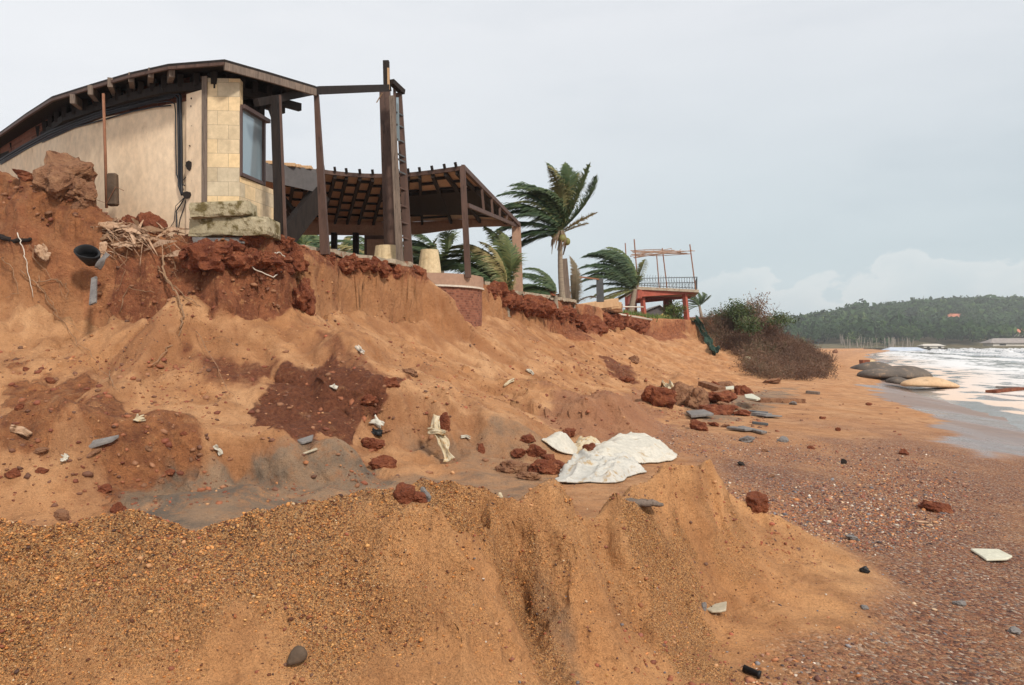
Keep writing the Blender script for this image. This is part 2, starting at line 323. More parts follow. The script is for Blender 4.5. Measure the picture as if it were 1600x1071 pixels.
DENTS = [(-.23,3.92,.17,.09),(.03,4.0,.13,.13),(.10,3.72,.10,.10),(-.55,3.72,.16,.05),(.62,4.35,.18,.12),(.55,4.05,.14,.10),(1.02,4.9,.16,.10),(-.02,4.22,.10,.05)]
def H(x, y, detail=True, raw=False):
    x = np.asarray(x, float); y = np.asarray(y, float)
    sc = np.clip(y/20., .2, 3)
    far = sstep(60, 110, y)
    wx = x+.38*fbm2(x/1.9, y/1.9, 3, 11)*sstep(7,11,y)*(1+1.6*far); wy = y+.38*fbm2(x/1.9+50, y/1.9, 3, 12)*sstep(7,11,y)
    de, se, _ = polydist(wx, wy, EDGE); land = inside(wx, wy, LANDP)
    dt, st_, _ = polydist(wx, wy, TOE); up = inside(wx, wy, SLOPEP)
    zp = 3.6-2.9*sstep(76,112,y)*sstep(2,12,x)+.05*fbm2(x/2, y/2, 3, 3)
    tX = np.maximum(np.interp(y, [t[1] for t in TOE[1:]], [t[0] for t in TOE[1:]]), 1.6); u = np.clip((x-tX)/np.maximum(shoreX(y)-tX, 1), -1, 3)
    beach = np.where(u > 0, -.58*np.clip(u, 0, 3)**1.25, 0)+.02*fbm2(x/1.7, y/1.7, 3, 5)+.008*fbm2(x*2.5, y*2.5, 2, 6)
    # far side of the bay
    bay = sstep(0, 26, y-(430+.45*np.maximum(x-200, 0)))
    beach = beach*(1-bay)+1.2*bay; beach = np.maximum(beach, -1.6)
    t = np.clip(de/np.maximum(de+dt, 1e-6), 0, 1)
    left = 1-sstep(-4.6, -3.6, x)*1.0
    drop = (.95+.35*left*sstep(-11,-8,x)*1.0)*(1+.45*fbm2(se/1.3, se*0, 3, 21))
    drop = np.minimum(drop, 3.2*sstep(1.0,0,t))
    cl = sstep(0, .22+.16*left, de)
    # rills that run straight down the face
    ru = se*1.0+.35*fbm2(x/1.2, y/1.2, 2, 31)
    rl = (np.abs(noise2(ru*1.15, de*.18, 32))*-.9+np.abs(noise2(ru*2.9, de*.3, 33))*-.55-.38*np.abs(noise2(ru*6.5, de*.4, 34))+.35*noise2(ru*.45, de*.1, 35))*np.sin(PI*np.clip(t, 0, 1))**.8*.40
    rl = rl*(.5+.5*sstep(-5,-3,x))
    zs = zp-drop*cl; zf = np.where(up, zs*(1-t)**1.45+rl*.7, 0)
    z = np.where(land, zp, np.where(up, np.maximum(zf, beach+.0), beach))
    # talus roughness
    sl = np.where(up & ~land, sstep(0, .12, t)*sstep(1.0, .86, t), 0)*(1-far*.6)
    z = z+sl*(.25*fbm2(x/1.1, y/1.1, 5, 41)+.10*(.35-np.abs(fbm2(x/.7, y/.7, 3, 47)))+.045*fbm2(x*4, y*4, 3, 42)*sstep(28,14,y))
    z = z+bumps(wx, wy)*np.where(y < 30, 1, 0)*(1+.18*fbm2(x*1.6, y*1.6, 4, 43))
    z = np.where((x > -4.6) & (y > 15) & (y < 26), np.minimum(z, 3.60), z)
    rub = sstep(-3.3, -5.5, x)*sstep(6.5, 8, y)
    z = z+rub*(.10*fbm2(x*1.8, y*1.8, 4, 44))
    # sand bank
    m = (y < 9)
    if m.any():
        xx = x[m]; yy = y[m]; wX = xx+.055*fbm2(xx*4, yy*4, 4, 51); wY = yy+.055*fbm2(xx*4+9, yy*4, 4, 52)
        zb = bilin(BANK, BX0, BY0, BD, wX, wY)
        on = sstep(.02, .12, zb)
        zb = zb+on*(.030*fbm2(xx*3.2, yy*3.2, 4, 67)+.024*fbm2(xx*12, yy*12, 3, 69)-.012)
        b0 = z[m]; k = .05; hh = np.clip(.5+.5*(zb-b0)/k, 0, 1)
        z[m] = b0*(1-hh)+zb*hh+k*hh*(1-hh)
    if ERO is not None and raw is False:
        f = (y > 6.2) & (y < 61) & (x > -13.9) & (x < 21.9)
        if f.any():
            xf, yf = x[f], y[f]; z[f] = z[f]+bilin(ERO, -14, 6, .07, xf, yf)*sstep(6.2,7,yf)*sstep(61,50,yf)*sstep(-13.9,-13,xf)*sstep(21.9,21,xf)
    if detail:
        n = y < 14
        if n.any(): z[n] = z[n]+.006*fbm2(x[n]*14, y[n]*14, 3, 71)*sstep(14, 6, y[n])
    return z
BANK = bank_tin()
_gx, _gy = np.meshgrid(-14+np.arange(515)*.07, 6+np.arange(790)*.07); _z = H(_gx.ravel(), _gy.ravel(), False, True).reshape(_gx.shape)
_s = np.hypot(*np.gradient(_z, .07)); _w = sstep(.25,.8,_s)*sstep(8,9,_gy)+.001
_e = erode(_z+.05*fbm2(_gx*2,_gy*2,4,330), .07, 16000, 75, 14, 5, cap=9, dep=.15, wt=_w, mx=.06)
ERO = np.clip(blur(_e, 1)*2.0, -.6, .2)+.05*fbm2(_gx*2,_gy*2,4,330)*sstep(.1,.4,_s)
_Y = np.exp(np.linspace(math.log(1.3), math.log(300), 5200))
def hit(px, py, near=1.3):
    "where the line of sight through a column and row meets the ground"
    xs = (px-800)/F*_Y; zr = CH+(HZ-py)/F*_Y; hz = H(xs, _Y)
    i = np.nonzero((hz >= zr) & (_Y > near))[0]
    i = i[0] if len(i) else int(np.argmin(np.abs(hz-zr)+99*(_Y <= near)))
    return Vector((float(xs[i]), float(_Y[i]), float(hz[i])))
def ground(x, y): return float(H(np.array([float(x)]), np.array([float(y)]))[0])
# soil zones are surveyed as outlines on the ground plan
def zone(x, y, pts, soft=.4, nz=.5, seed=0, fs=1.3, pix=True):
    P = [tuple(hit(*p)[:2]) for p in pts] if pix else pts
    # keep to the neighbourhood
    P = np.array(P); r = np.zeros(x.shape); soft *= .3; nz *= 1.25
    m = (x > P[:,0].min()-2) & (x < P[:,0].max()+2) & (y > P[:,1].min()-2) & (y < P[:,1].max()+2)
    if not m.any(): return r
    xm, ym = x[m], y[m]; d, _, _ = polydist(xm, ym, P, True); d = np.where(inside(xm, ym, P), d, -d)
    d = d+nz*fbm2(xm*fs, ym*fs, 6, 80+seed, .58)
    r[m] = sstep(-soft, soft, d); return r
NU, NY = 1350, 1750
uu = np.linspace(-1.0, 1.0, NU)
_r = np.linspace(0, 1, NY); yy = np.exp(math.log(1.0)+_r*math.log(900.))
X = (uu[None,:]*yy[:,None]); Yg = np.repeat(yy[:,None], NU, 1)
X = X.ravel(); Yg = Yg.ravel(); Z = H(X, Yg)
Z2 = Z.reshape(NY, NU)
gx = np.gradient(Z2, axis=1)/np.maximum(np.gradient(X.reshape(NY,NU), axis=1), 1e-6); gy = np.gradient(Z2, axis=0)/np.gradient(yy)[:,None]
steep = np.hypot(gx, gy).ravel()
# push steep faces in and out so that they are ragged, not draped
sm_ = sstep(.7, 1.8, steep)*(Yg > 1)*(Yg < 120)
amp = np.where(Yg < 9, .035, .13)
fr = np.where(Yg < 9, 6., 2.6)
nx3 = fbm3(X*fr, Yg*fr, Z*fr*1.3, 3, 90); ny3 = fbm3(X*fr+31, Yg*fr, Z*fr*1.3, 3, 94); nz3 = fbm3(X*fr, Yg*fr+77, Z*fr*1.3, 2, 98)
X2 = X+sm_*amp*nx3; Y2 = Yg+sm_*amp*ny3; Zd = Z+sm_*amp*.4*nz3
# ---- attributes
_wx = X+.38*fbm2(X/1.9, Yg/1.9, 3, 11)*sstep(7,11,Yg); _wy = Yg+.38*fbm2(X/1.9+50, Yg/1.9, 3, 12)*sstep(7,11,Yg)
de_, se_, _ = polydist(_wx, _wy, EDGE); land_ = inside(X, Yg, LANDP); up_ = inside(X, Yg, SLOPEP)
wob = fbm2(X*.9, Yg*.9, 4, 101)
red = np.zeros(X.shape)
crustd = .12+.35*wob+.9*noise2(se_*.35, se_*0, 102)*sstep(24,30,Yg)+.35*sstep(-3.6,-4.8,X)*sstep(-8.2,-6.8,X)
thick = np.where(Yg < 27, .20+.22*wob, .45+.9*np.maximum(0, noise2(se_*.30, se_*0, 102)+.25)+.3*wob)+.5*sstep(-3.7,-4.8,X)*sstep(-8.2,-6.8,X)
red = np.maximum(red, np.where(~land_, sstep(.10, -.04, (3.6-Z)-np.maximum(thick, .08))*(de_ < 2.5)*(Z > 1.2), .45)*sstep(9,11,Yg)*sstep(100,76,Yg))
zsl = lambda *a, **k: zone(X, Yg, *a, **k)
red = np.maximum(red, zsl([(190,400),(300,392),(450,392),(485,470),(430,500),(330,492),(225,475),(150,430)], soft=.25, nz=.35, seed=1))
brown = np.maximum.reduce([zsl([(430,560),(520,548),(600,590),(640,590),(600,630),(545,660),(480,690),(410,690),(390,640)], soft=.18, nz=.35, seed=2),
   zsl([(290,545),(360,560),(420,580),(400,605),(330,590)], soft=.3, nz=.35, seed=3)*.7, zsl([(935,555),(990,575),(1000,600),(960,590)], soft=.3, nz=.4, seed=4)*.8,
   zsl([(500,520),(560,560),(620,590),(560,580)], soft=.2, nz=.3, seed=6)*.5])
rubble = zsl([(0,560),(120,600),(210,640),(330,690),(360,720),(250,780),(150,760),(0,760)], soft=.4, nz=.6, seed=5)
mound = sstep(-6.2, -7.4, X)*sstep(13.2, 13.8, Yg)*.9; red = red*(1-.8*mound)
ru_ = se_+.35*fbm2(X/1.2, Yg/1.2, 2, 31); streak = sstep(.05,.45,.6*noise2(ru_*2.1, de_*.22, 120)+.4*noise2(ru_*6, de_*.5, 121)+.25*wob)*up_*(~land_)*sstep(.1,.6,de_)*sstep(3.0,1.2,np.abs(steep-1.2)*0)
grey = np.maximum.reduce([zsl([(200,790),(270,735),(400,715),(520,700),(600,715),(600,790),(400,820),(250,825)], soft=.3, nz=.45, seed=7),
   zsl([(700,650),(860,700),(850,740),(700,730),(640,700)], soft=.3, nz=.4, seed=8)*.5,
   zsl([(620,748),(700,738),(860,745),(880,785),(700,790),(620,790)], soft=.3, nz=.3, seed=12)*.6,  # trough behind the crest: brownish sand, its shadows put into the grey
   zsl([(1070,640),(1160,615),(1250,605),(1180,650),(1100,660)], soft=.8, nz=.6, seed=9)*.9])
fan = zsl([(860,600),(1000,610),(1050,650),(1060,700),(930,690),(840,650)], soft=.5, nz=.5, seed=10)*.9
# gravel on the beach
toeX = np.interp(Yg, [t[1] for t in TOE[1:]], [t[0] for t in TOE[1:]])
ub = (X-toeX)/np.maximum(shoreX(Yg)-toeX, 1)
gb = sstep(1.5, 2.6, X-.10*np.maximum(Yg-4,0)+.8*fbm2(X/1.4, Yg/3., 3, 111)+.3)*sstep(19, 11, Yg+1.5*wob)
gb = np.maximum(gb, sstep(.25,.5,ub+.3*fbm2(X/2.5, Yg/2.5, 3, 112))*sstep(24,14,Yg)*.9)*(Yg < 26)*(~up_ | (Yg < 10))
db_, sb_, zc_ = polydist(X, Yg, CREST)
gb = gb*sstep(.9, 1.35, db_+.25*fbm2(X*2, Yg*2, 3, 113)+.1)
coarse = sstep(.75, .25, db_+.6*fbm2(X*1.6, Yg*1.6, 4, 114))*sstep(1.2, -.6, X+.8*wob)*(Yg < 6)
coarse = np.maximum.reduce([coarse, zsl([(965,805),(1060,805),(1085,860),(1110,960),(1130,1060),(1060,1060),(1010,950),(985,860)], soft=.12, nz=.12, seed=21, fs=3)*.85, zsl([(775,830),(830,830),(840,930),(900,1068),(850,1068),(775,900)], soft=.12, nz=.1, seed=22, fs=3)*.8, zsl([(1100,790),(1150,800),(1200,880),(1180,930),(1120,860)], soft=.1, nz=.12, seed=24, fs=3)*.5])
grey = np.maximum(grey, zsl([(826,830),(848,830),(852,930),(925,1068),(885,1068),(830,950)], soft=.1, nz=.09, seed=23, fs=3)*.6)
bank = sstep(1.35, 1.0, db_)*(Yg < 9)
_in = (X > -13.9) & (X < 21.9) & (Yg > 6.2) & (Yg < 61)
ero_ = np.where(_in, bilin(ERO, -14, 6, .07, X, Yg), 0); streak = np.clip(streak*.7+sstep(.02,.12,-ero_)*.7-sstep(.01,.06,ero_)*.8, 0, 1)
wet = sstep(.64, .69, ub+.26*fbm2(X/9, Yg/2.6, 4, 115))*sstep(14.5,16.5,Yg+1.5*wob)*(~up_)*(Yg < 420)
V = np.c_[X2, Y2, Zd]
ii = np.arange(NY*NU).reshape(NY, NU)
FQ = np.c_[ii[:-1,:-1].ravel(), ii[:-1,1:].ravel(), ii[1:,1:].ravel(), ii[1:,:-1].ravel()]
# ---------------------------------------------------------------- materials
class NT:
    def __init__(s, name):
        s.m = bpy.data.materials.new(name); s.m.use_nodes = True; s.t = s.m.node_tree; s.t.nodes.clear()
        s.o = s.n('ShaderNodeOutputMaterial'); s.b = s.n('ShaderNodeBsdfPrincipled'); s.l(s.b.outputs[0], s.o.inputs[0])
        s.tc = s.n('ShaderNodeTexCoord'); s.P = s.tc.outputs['Object']
    def n(s, t, **k):
        x = s.t.nodes.new(t)
        for a, v in k.items(): setattr(x, a, v)
        return x
    def l(s, a, b): s.t.links.new(a, b)
    def attr(s, name, out='Fac'): return s.n('ShaderNodeAttribute', attribute_name=name).outputs[out]
    def map(s, sc=(1,1,1), rot=(0,0,0), src=None):
        m = s.n('ShaderNodeMapping'); m.inputs['Scale'].default_value = sc; m.inputs['Rotation'].default_value = rot; s.l(src or s.P, m.inputs[0]); return m.outputs[0]
    def noise(s, sc, det=5, ro=.55, src=None, dist=0, col=False):
        m = s.n('ShaderNodeTexNoise'); m.inputs['Scale'].default_value = sc; m.inputs['Detail'].default_value = det; m.inputs['Roughness'].default_value = ro; m.inputs['Distortion'].default_value = dist
        s.l(src or s.P, m.inputs[0]); return m.outputs[1 if col else 0]
    def vor(s, sc, src=None, feat='F1', out='Distance'):
        m = s.n('ShaderNodeTexVoronoi', feature=feat); m.inputs['Scale'].default_value = sc; s.l(src or s.P, m.inputs[0]); return m.outputs[out]
    def ramp(s, f, stops, interp='LINEAR'):
        r = s.n('ShaderNodeValToRGB'); s.l(f, r.inputs[0]); cr = r.color_ramp; cr.interpolation = interp
        while len(cr.elements) > 1: cr.elements.remove(cr.elements[-1])
        for i, (p, c) in enumerate(stops):
            e = cr.elements[0] if i == 0 else cr.elements.new(p)
            e.position = p; e.color = (c, c, c, 1) if not hasattr(c, '__len__') else (*c, 1)
        return r.outputs[0]
    def mix(s, f, a, b, mode='MIX'):
        m = s.n('ShaderNodeMix', data_type='RGBA', blend_type=mode)
        for v, i in ((f, 0), (a, 6), (b, 7)):
            if isinstance(v, (int, float)): m.inputs[i].default_value = v
            elif isinstance(v, tuple): m.inputs[i].default_value = (*v, 1)
            else: s.l(v, m.inputs[i])
        return m.outputs[2]
    def math(s, op, a, b=0, c=0, clamp=False):
        m = s.n('ShaderNodeMath', operation=op); m.use_clamp = clamp
        for i, v in enumerate((a, b, c)):
            if isinstance(v, (int, float)): m.inputs[i].default_value = v
            else: s.l(v, m.inputs[i])
        return m.outputs[0]
    def bump(s, h, st=.3, d=.02, nrm=None):
        b = s.n('ShaderNodeBump'); b.inputs['Strength'].default_value = st; b.inputs['Distance'].default_value = d; s.l(h, b.inputs['Height'])
        if nrm is not None: s.l(nrm, b.inputs['Normal'])
        return b.outputs[0]
    def done(s, col=None, rough=.8, nrm=None, spec=.3, metal=0, **k):
        for v, i in ((col, 'Base Color'), (rough, 'Roughness'), (nrm, 'Normal'), (metal, 'Metallic'), (spec, 'Specular IOR Level')):
            if v is None: continue
            if isinstance(v, tuple): s.b.inputs[i].default_value = (*v, 1)
            elif isinstance(v, (int, float)): s.b.inputs[i].default_value = v
            else: s.l(v, s.b.inputs[i])
        for a, v in k.items(): s.b.inputs[a].default_value = v
        return s.m
def surf(name, c1, c2, sc=3, rough=.8, bump=.3, bd=.01, spots=None, spot=.62, stretch=(1,1,1), spec=.3, metal=0, det=7, fine=None):
    "two tones of the same stuff in uneven patches, optional stains, and a grain"
    s = NT(name); p = s.map(stretch)
    n = s.noise(sc, det, .6, p); col = s.mix(s.ramp(n, [(.32, 0.), (.68, 1.)]), c1, c2)
    if spots: col = s.mix(s.ramp(s.noise(sc*2.3, 6, .65, p), [(spot-.06, 0.), (spot+.06, 1.)]), col, spots)
    g = s.noise(fine or sc*9, 4, .6, p)
    col = s.mix(.35, col, s.mix(1., col, s.ramp(g, [(.3, .6), (.7, 1.35)]), 'MULTIPLY'))
    return s.done(col, rough, s.bump(s.math('ADD', g, n), bump, bd), spec, metal)
def terrain_mat():
    s = NT('ground_soil')
    A = {k: s.attr(k) for k in ('streak', 'red', 'brown', 'rubble', 'grey', 'gravel', 'coarse', 'wet', 'fan', 'bank')}
    big = s.noise(.55, 6, .6); med = s.noise(2.6, 7, .62); fine = s.noise(16, 7, .65); gr = s.noise(95, 4, .7)
    ao = s.ramp
    sand = s.mix(A['bank'], s.mix(s.ramp(big, [(.35, 0.), (.65, 1.)]), (.48,.225,.092), (.57,.315,.155)), s.mix(s.ramp(big, [(.35, 0.), (.65, 1.)]), (.56,.26,.10), (.64,.34,.15)))
    sand = s.mix(s.ramp(med, [(.42, 0.), (.70, .75)]), sand, (.30,.13,.05))
    # stretched dark patches on the face, then streaks darkening the rills for contrast
    st = s.noise(1.0, 7, .7, s.map((1.1, 1.1, .28), (0, .35, .3)))
    sand = s.mix(s.math('MULTIPLY', s.ramp(st, [(.52, 0.), (.66, .7)]), s.math('SUBTRACT', 1., A['bank'])), sand, (.27,.115,.05))
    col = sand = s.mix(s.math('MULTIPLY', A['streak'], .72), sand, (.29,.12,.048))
    redc = s.mix(s.ramp(s.noise(3.5, 8, .7), [(.3, 0.), (.7, 1.)]), (.15,.040,.019), (.42,.155,.065))
    redc = s.mix(s.ramp(s.noise(9, 5, .6), [(.56, 0.), (.66, .8)]), redc, (.50,.23,.10))
    brc = s.mix(s.ramp(fine, [(.3, 0.), (.7, 1.)]), (.11,.030,.013), (.25,.085,.036))
    rbc = s.mix(s.ramp(s.noise(5, 8, .7), [(.35, 0.), (.65, 1.)]), (.19,.065,.028), (.44,.175,.065))
    gyc = s.mix(s.ramp(s.noise(2.2, 6, .6), [(.35, 0.), (.65, 1.)]), (.15,.115,.085), (.33,.21,.125))
    fac = lambda a, k=1.2: s.math('MULTIPLY', a, s.math('MULTIPLY_ADD', s.ramp(s.noise(4.5, 9, .72), [(.36, 0.), (.60, 1.)]), .95, k-.75), clamp=True)
    col = s.mix(fac(A['rubble']), sand, rbc)
    col = s.mix(fac(A['brown'], 1.45), col, brc)
    col = s.mix(fac(A['grey'], 1.15), col, gyc)
    col = s.mix(s.math('MULTIPLY', A['fan'], .75), col, (.30,.135,.075))
    col = s.mix(fac(A['red'], 1.45), col, redc)
    # coarse-grained crest of the bank
    v = s.n('ShaderNodeTexVoronoi'); v.inputs['Scale'].default_value = 150; s.l(s.P, v.inputs[0])
    cell = s.ramp(s.math('FRACT', s.math('MULTIPLY', s.n_sep(v.outputs['Color']), 7.3)), [(0, (.10,.035,.015)), (.14, (.26,.10,.03)), (.3, (.52,.24,.075)), (.5, (.62,.33,.13)), (.66, (.40,.15,.05)), (.8, (.56,.31,.13)), (.93, (.20,.10,.05)), (1, (.58,.38,.20))])
    col = s.mix(s.math('MULTIPLY', A['coarse'], .9), col, cell)
    # pebbly beach
    v2 = s.n('ShaderNodeTexVoronoi'); v2.inputs['Scale'].default_value = 42; s.l(s.P, v2.inputs[0])
    cell2 = s.ramp(s.math('FRACT', s.math('MULTIPLY', s.n_sep(v2.outputs['Color']), 5.1)), [(0, (.10,.045,.033)), (.2, (.26,.10,.055)), (.4, (.42,.18,.085)), (.58, (.31,.155,.10)), (.72, (.50,.26,.13)), (.84, (.16,.12,.115)), (.93, (.50,.33,.22)), (1, (.62,.50,.40))])
    cell2 = s.mix(s.ramp(v2.outputs['Distance'], [(.55, 0.), (.9, .75)]), cell2, (.24,.11,.055))
    gf = s.math('MULTIPLY', A['gravel'], s.ramp(s.noise(.9, 6, .65, s.map((1, .45, 1))), [(.36, .35), (.55, 1.)]))
    col = s.mix(gf, col, cell2)
    # sand grain
    col = s.mix(.55, col, s.mix(1., col, s.ramp(gr, [(.30, .55), (.5, 1.), (.72, 1.4)]), 'MULTIPLY'))
    v3 = s.n('ShaderNodeTexVoronoi'); v3.inputs['Scale'].default_value = 24; s.l(s.P, v3.inputs[0])
    sp = s.math('MULTIPLY', s.ramp(v3.outputs['Distance'], [(.10, 1.), (.17, 0.)]), s.ramp(s.n_sep(v3.outputs['Color']), [(.62, 0.), (.64, 1.)]))
    col = s.mix(s.math('MULTIPLY', sp, .8), col, (.12,.05,.03))
    wetc = s.mix(.62, s.mix(.8, col, (.62,.60,.66), 'MULTIPLY'), (.17,.145,.135))
    col = s.mix(A['wet'], col, wetc)
    wr = s.math('MULTIPLY', A['wet'], s.ramp(s.noise(.35, 4, .5, s.map((1, .3, 1))), [(.42, .55), (.60, 1.)]))
    rough = s.math('MULTIPLY_ADD', wr, -.82, .94)
    hgt = s.math('ADD', s.math('MULTIPLY', s.math('MULTIPLY', v2.outputs['Distance'], gf), -1.3), s.math('ADD', s.math('MULTIPLY', s.math('MULTIPLY', v.outputs['Distance'], A['coarse']), -.5), s.math('ADD', s.math('MULTIPLY', fine, .9), s.math('MULTIPLY', gr, .18))))
    hgt2 = s.math('MULTIPLY', s.noise(5, 8, .7), s.math('MAXIMUM', s.math('MAXIMUM', A['red'], A['rubble']), s.math('MAXIMUM', A['brown'], .45)))
    dry = s.math('SUBTRACT', 1., s.math('MULTIPLY', A['wet'], .93))
    b1 = s.n('ShaderNodeBump'); s.l(hgt2, b1.inputs['Height']); s.l(s.math('MULTIPLY', dry, .9), b1.inputs['Strength']); b1.inputs['Distance'].default_value = .26
    b2 = s.n('ShaderNodeBump'); s.l(hgt, b2.inputs['Height']); s.l(s.math('MULTIPLY', dry, .8), b2.inputs['Strength']); b2.inputs['Distance'].default_value = .035; s.l(b1.outputs[0], b2.inputs['Normal'])
    return s.done(col, rough, b2.outputs[0], .35)
def _sep(s, c):
    x = s.n('ShaderNodeSeparateColor'); s.l(c, x.inputs[0]); return x.outputs[0]
NT.n_sep = _sep
GM = terrain_mat()
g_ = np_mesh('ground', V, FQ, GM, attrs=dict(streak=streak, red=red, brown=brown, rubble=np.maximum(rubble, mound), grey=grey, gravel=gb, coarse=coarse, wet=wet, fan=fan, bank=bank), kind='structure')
# the beach beside and behind the viewer
bx, by = np.meshgrid(np.linspace(-40, 60, 140), np.linspace(-40, 1.02, 70)); bx = bx.ravel(); by = by.ravel()
bz = H(bx, by)-.006; bi = np.arange(140*70).reshape(70, 140)
o = np_mesh('beach', np.c_[bx, by, bz], np.c_[bi[:-1,:-1].ravel(), bi[:-1,1:].ravel(), bi[1:,1:].ravel(), bi[1:,:-1].ravel()], GM, attrs={k: bx*0+v for k, v in dict(streak=0, red=0, brown=0, rubble=0, grey=0, gravel=.5, coarse=0, wet=0, fan=0, bank=0).items()}, kind='structure')
# pebbles lying on the bank and the beach: far too many to count
_ico = None
def ico(n=0):
    import bmesh
    bm = bmesh.new(); bmesh.ops.create_icosphere(bm, subdivisions=n+1, radius=1); bm.verts.ensure_lookup_table()
    v = np.array([v.co[:] for v in bm.verts]); f = np.array([[w.index for w in p.verts] for p in bm.faces]); bm.free(); return v, f
iv, if_ = ico(0)
def scatter(name, pts, size, cols, seed=0, flat=.6, mat=None, label=None, smooth=True):
    r = np.random.default_rng(seed); n = len(pts)
    sc = size[:,None]*np.stack([r.uniform(.7,1.4,n), r.uniform(.7,1.2,n), r.uniform(.7,1.1,n)*flat], 1)
    a = r.uniform(0, 6.28, n); b = r.normal(0, .35, n)
    vv = iv[None]*(1+.22*r.normal(size=(n, len(iv), 1)).clip(-1.2,1.2))*sc[:,None,:]
    x = vv[...,0]*np.cos(b)[:,None]-vv[...,2]*np.sin(b)[:,None]; z = vv[...,0]*np.sin(b)[:,None]+vv[...,2]*np.cos(b)[:,None]; y = vv[...,1]
    X_ = x*np.cos(a)[:,None]-y*np.sin(a)[:,None]; Y_ = x*np.sin(a)[:,None]+y*np.cos(a)[:,None]
    P = np.stack([X_, Y_, z], -1)+pts[:,None,:]
    f = if_[None]+(np.arange(n)*len(iv))[:,None,None]
    o = np_mesh(name, P.reshape(-1,3), f.reshape(-1,3), mat, smooth, {'tint': np.repeat(cols, len(iv), 0)}, 'stuff')
    return o
def peb_mat():
    s = NT('pebble_stone'); c = s.attr('tint', 'Color'); c = s.mix(.4, c, s.mix(1., c, s.ramp(s.noise(120, 4, .6), [(.3, .6), (.7, 1.3)]), 'MULTIPLY'))
    return s.done(c, .7, None, .35)
PM = peb_mat()
rg = np.random.default_rng(5)
PC = np.array([(.11,.045,.033),(.25,.09,.055),(.40,.165,.075),(.32,.17,.11),(.48,.26,.13),(.15,.13,.13),(.22,.20,.20),(.55,.38,.24),(.66,.55,.44),(.50,.20,.07),(.07,.05,.05)])
# beach
n = 240000; py_ = rg.uniform(0, 1, n); yb = 3.0+(py_**1.6)*13; xb = rg.uniform(-.6, 1.1, n)*0+rg.uniform(-.05, .80, n)*yb
def gfield(x, y):
    t = np.interp(y, [t[1] for t in TOE[1:]], [t[0] for t in TOE[1:]]); u = (x-t)/np.maximum(shoreX(y)-t, 1)
    g = sstep(1.5, 2.6, x-.10*np.maximum(y-4,0)+.8*fbm2(x/1.4, y/3., 3, 111)+.3)*sstep(19, 11, y)
    g = np.maximum(g, sstep(.25,.5,u+.3*fbm2(x/2.5, y/2.5, 3, 112))*.6)
    d, _, _ = polydist(x, y, CREST); return g*sstep(.9, 1.35, d+.1)*(1-sstep(.6,.75,u))
k = rg.uniform(0, 1, n) < (gfield(xb, yb)*.85+.008)*np.clip(6/yb, .25, 1)*sstep(-.3,.3,fbm2(xb*.9,yb*.5,4,119)+.25); xb, yb = xb[k], yb[k]
zb_ = H(xb, yb); sz = np.exp(rg.normal(math.log(.0066), .45, len(xb)))*np.clip(yb/7, .9, 1.25)
ci = rg.choice(len(PC), len(xb), p=[.13,.19,.15,.13,.09,.07,.05,.05,.03,.07,.04])
o = scatter('beach_pebbles', np.c_[xb, yb, zb_+sz*.2], sz, PC[ci]*rg.uniform(.75,1.25,(len(xb),1)), 1, .6, PM)
tag(o, 'mixed red brown grey and cream pebbles strewn over the beach', 'pebbles')
# coarse grit on the bank
n = 190000; sx = rg.uniform(-3.6, 2.2, n); yb = np.interp(sx, _tx, _ty)+rg.uniform(-1.2, .25, n)
d, _, _ = polydist(sx, yb, CREST)
k = rg.uniform(0, 1, n) < sstep(.8, .1, d+.6*fbm2(sx*1.6, yb*1.6, 4, 114))*(.04+.96*sstep(.9, -.8, sx+.8*fbm2(sx*.9, yb*.9, 4, 101)))*.55+.012
sx, yb = sx[k], yb[k]; zb_ = H(sx, yb); sz = np.exp(rg.normal(math.log(.0030), .42, len(sx)))
PG = np.array([(.11,.035,.014),(.42,.16,.04),(.58,.26,.08),(.52,.28,.10),(.26,.085,.03),(.56,.40,.24),(.07,.035,.025),(.46,.21,.07)])
ci = rg.choice(len(PG), len(sx), p=[.17,.2,.20,.09,.15,.025,.065,.10])
o = scatter('bank_grit', np.c_[sx, yb, zb_+sz*.25], sz, PG[ci]*rg.uniform(.8,1.2,(len(sx),1)), 2, .75, PM)
tag(o, 'coarse orange and brown grit along the crest of the sand bank', 'grit')
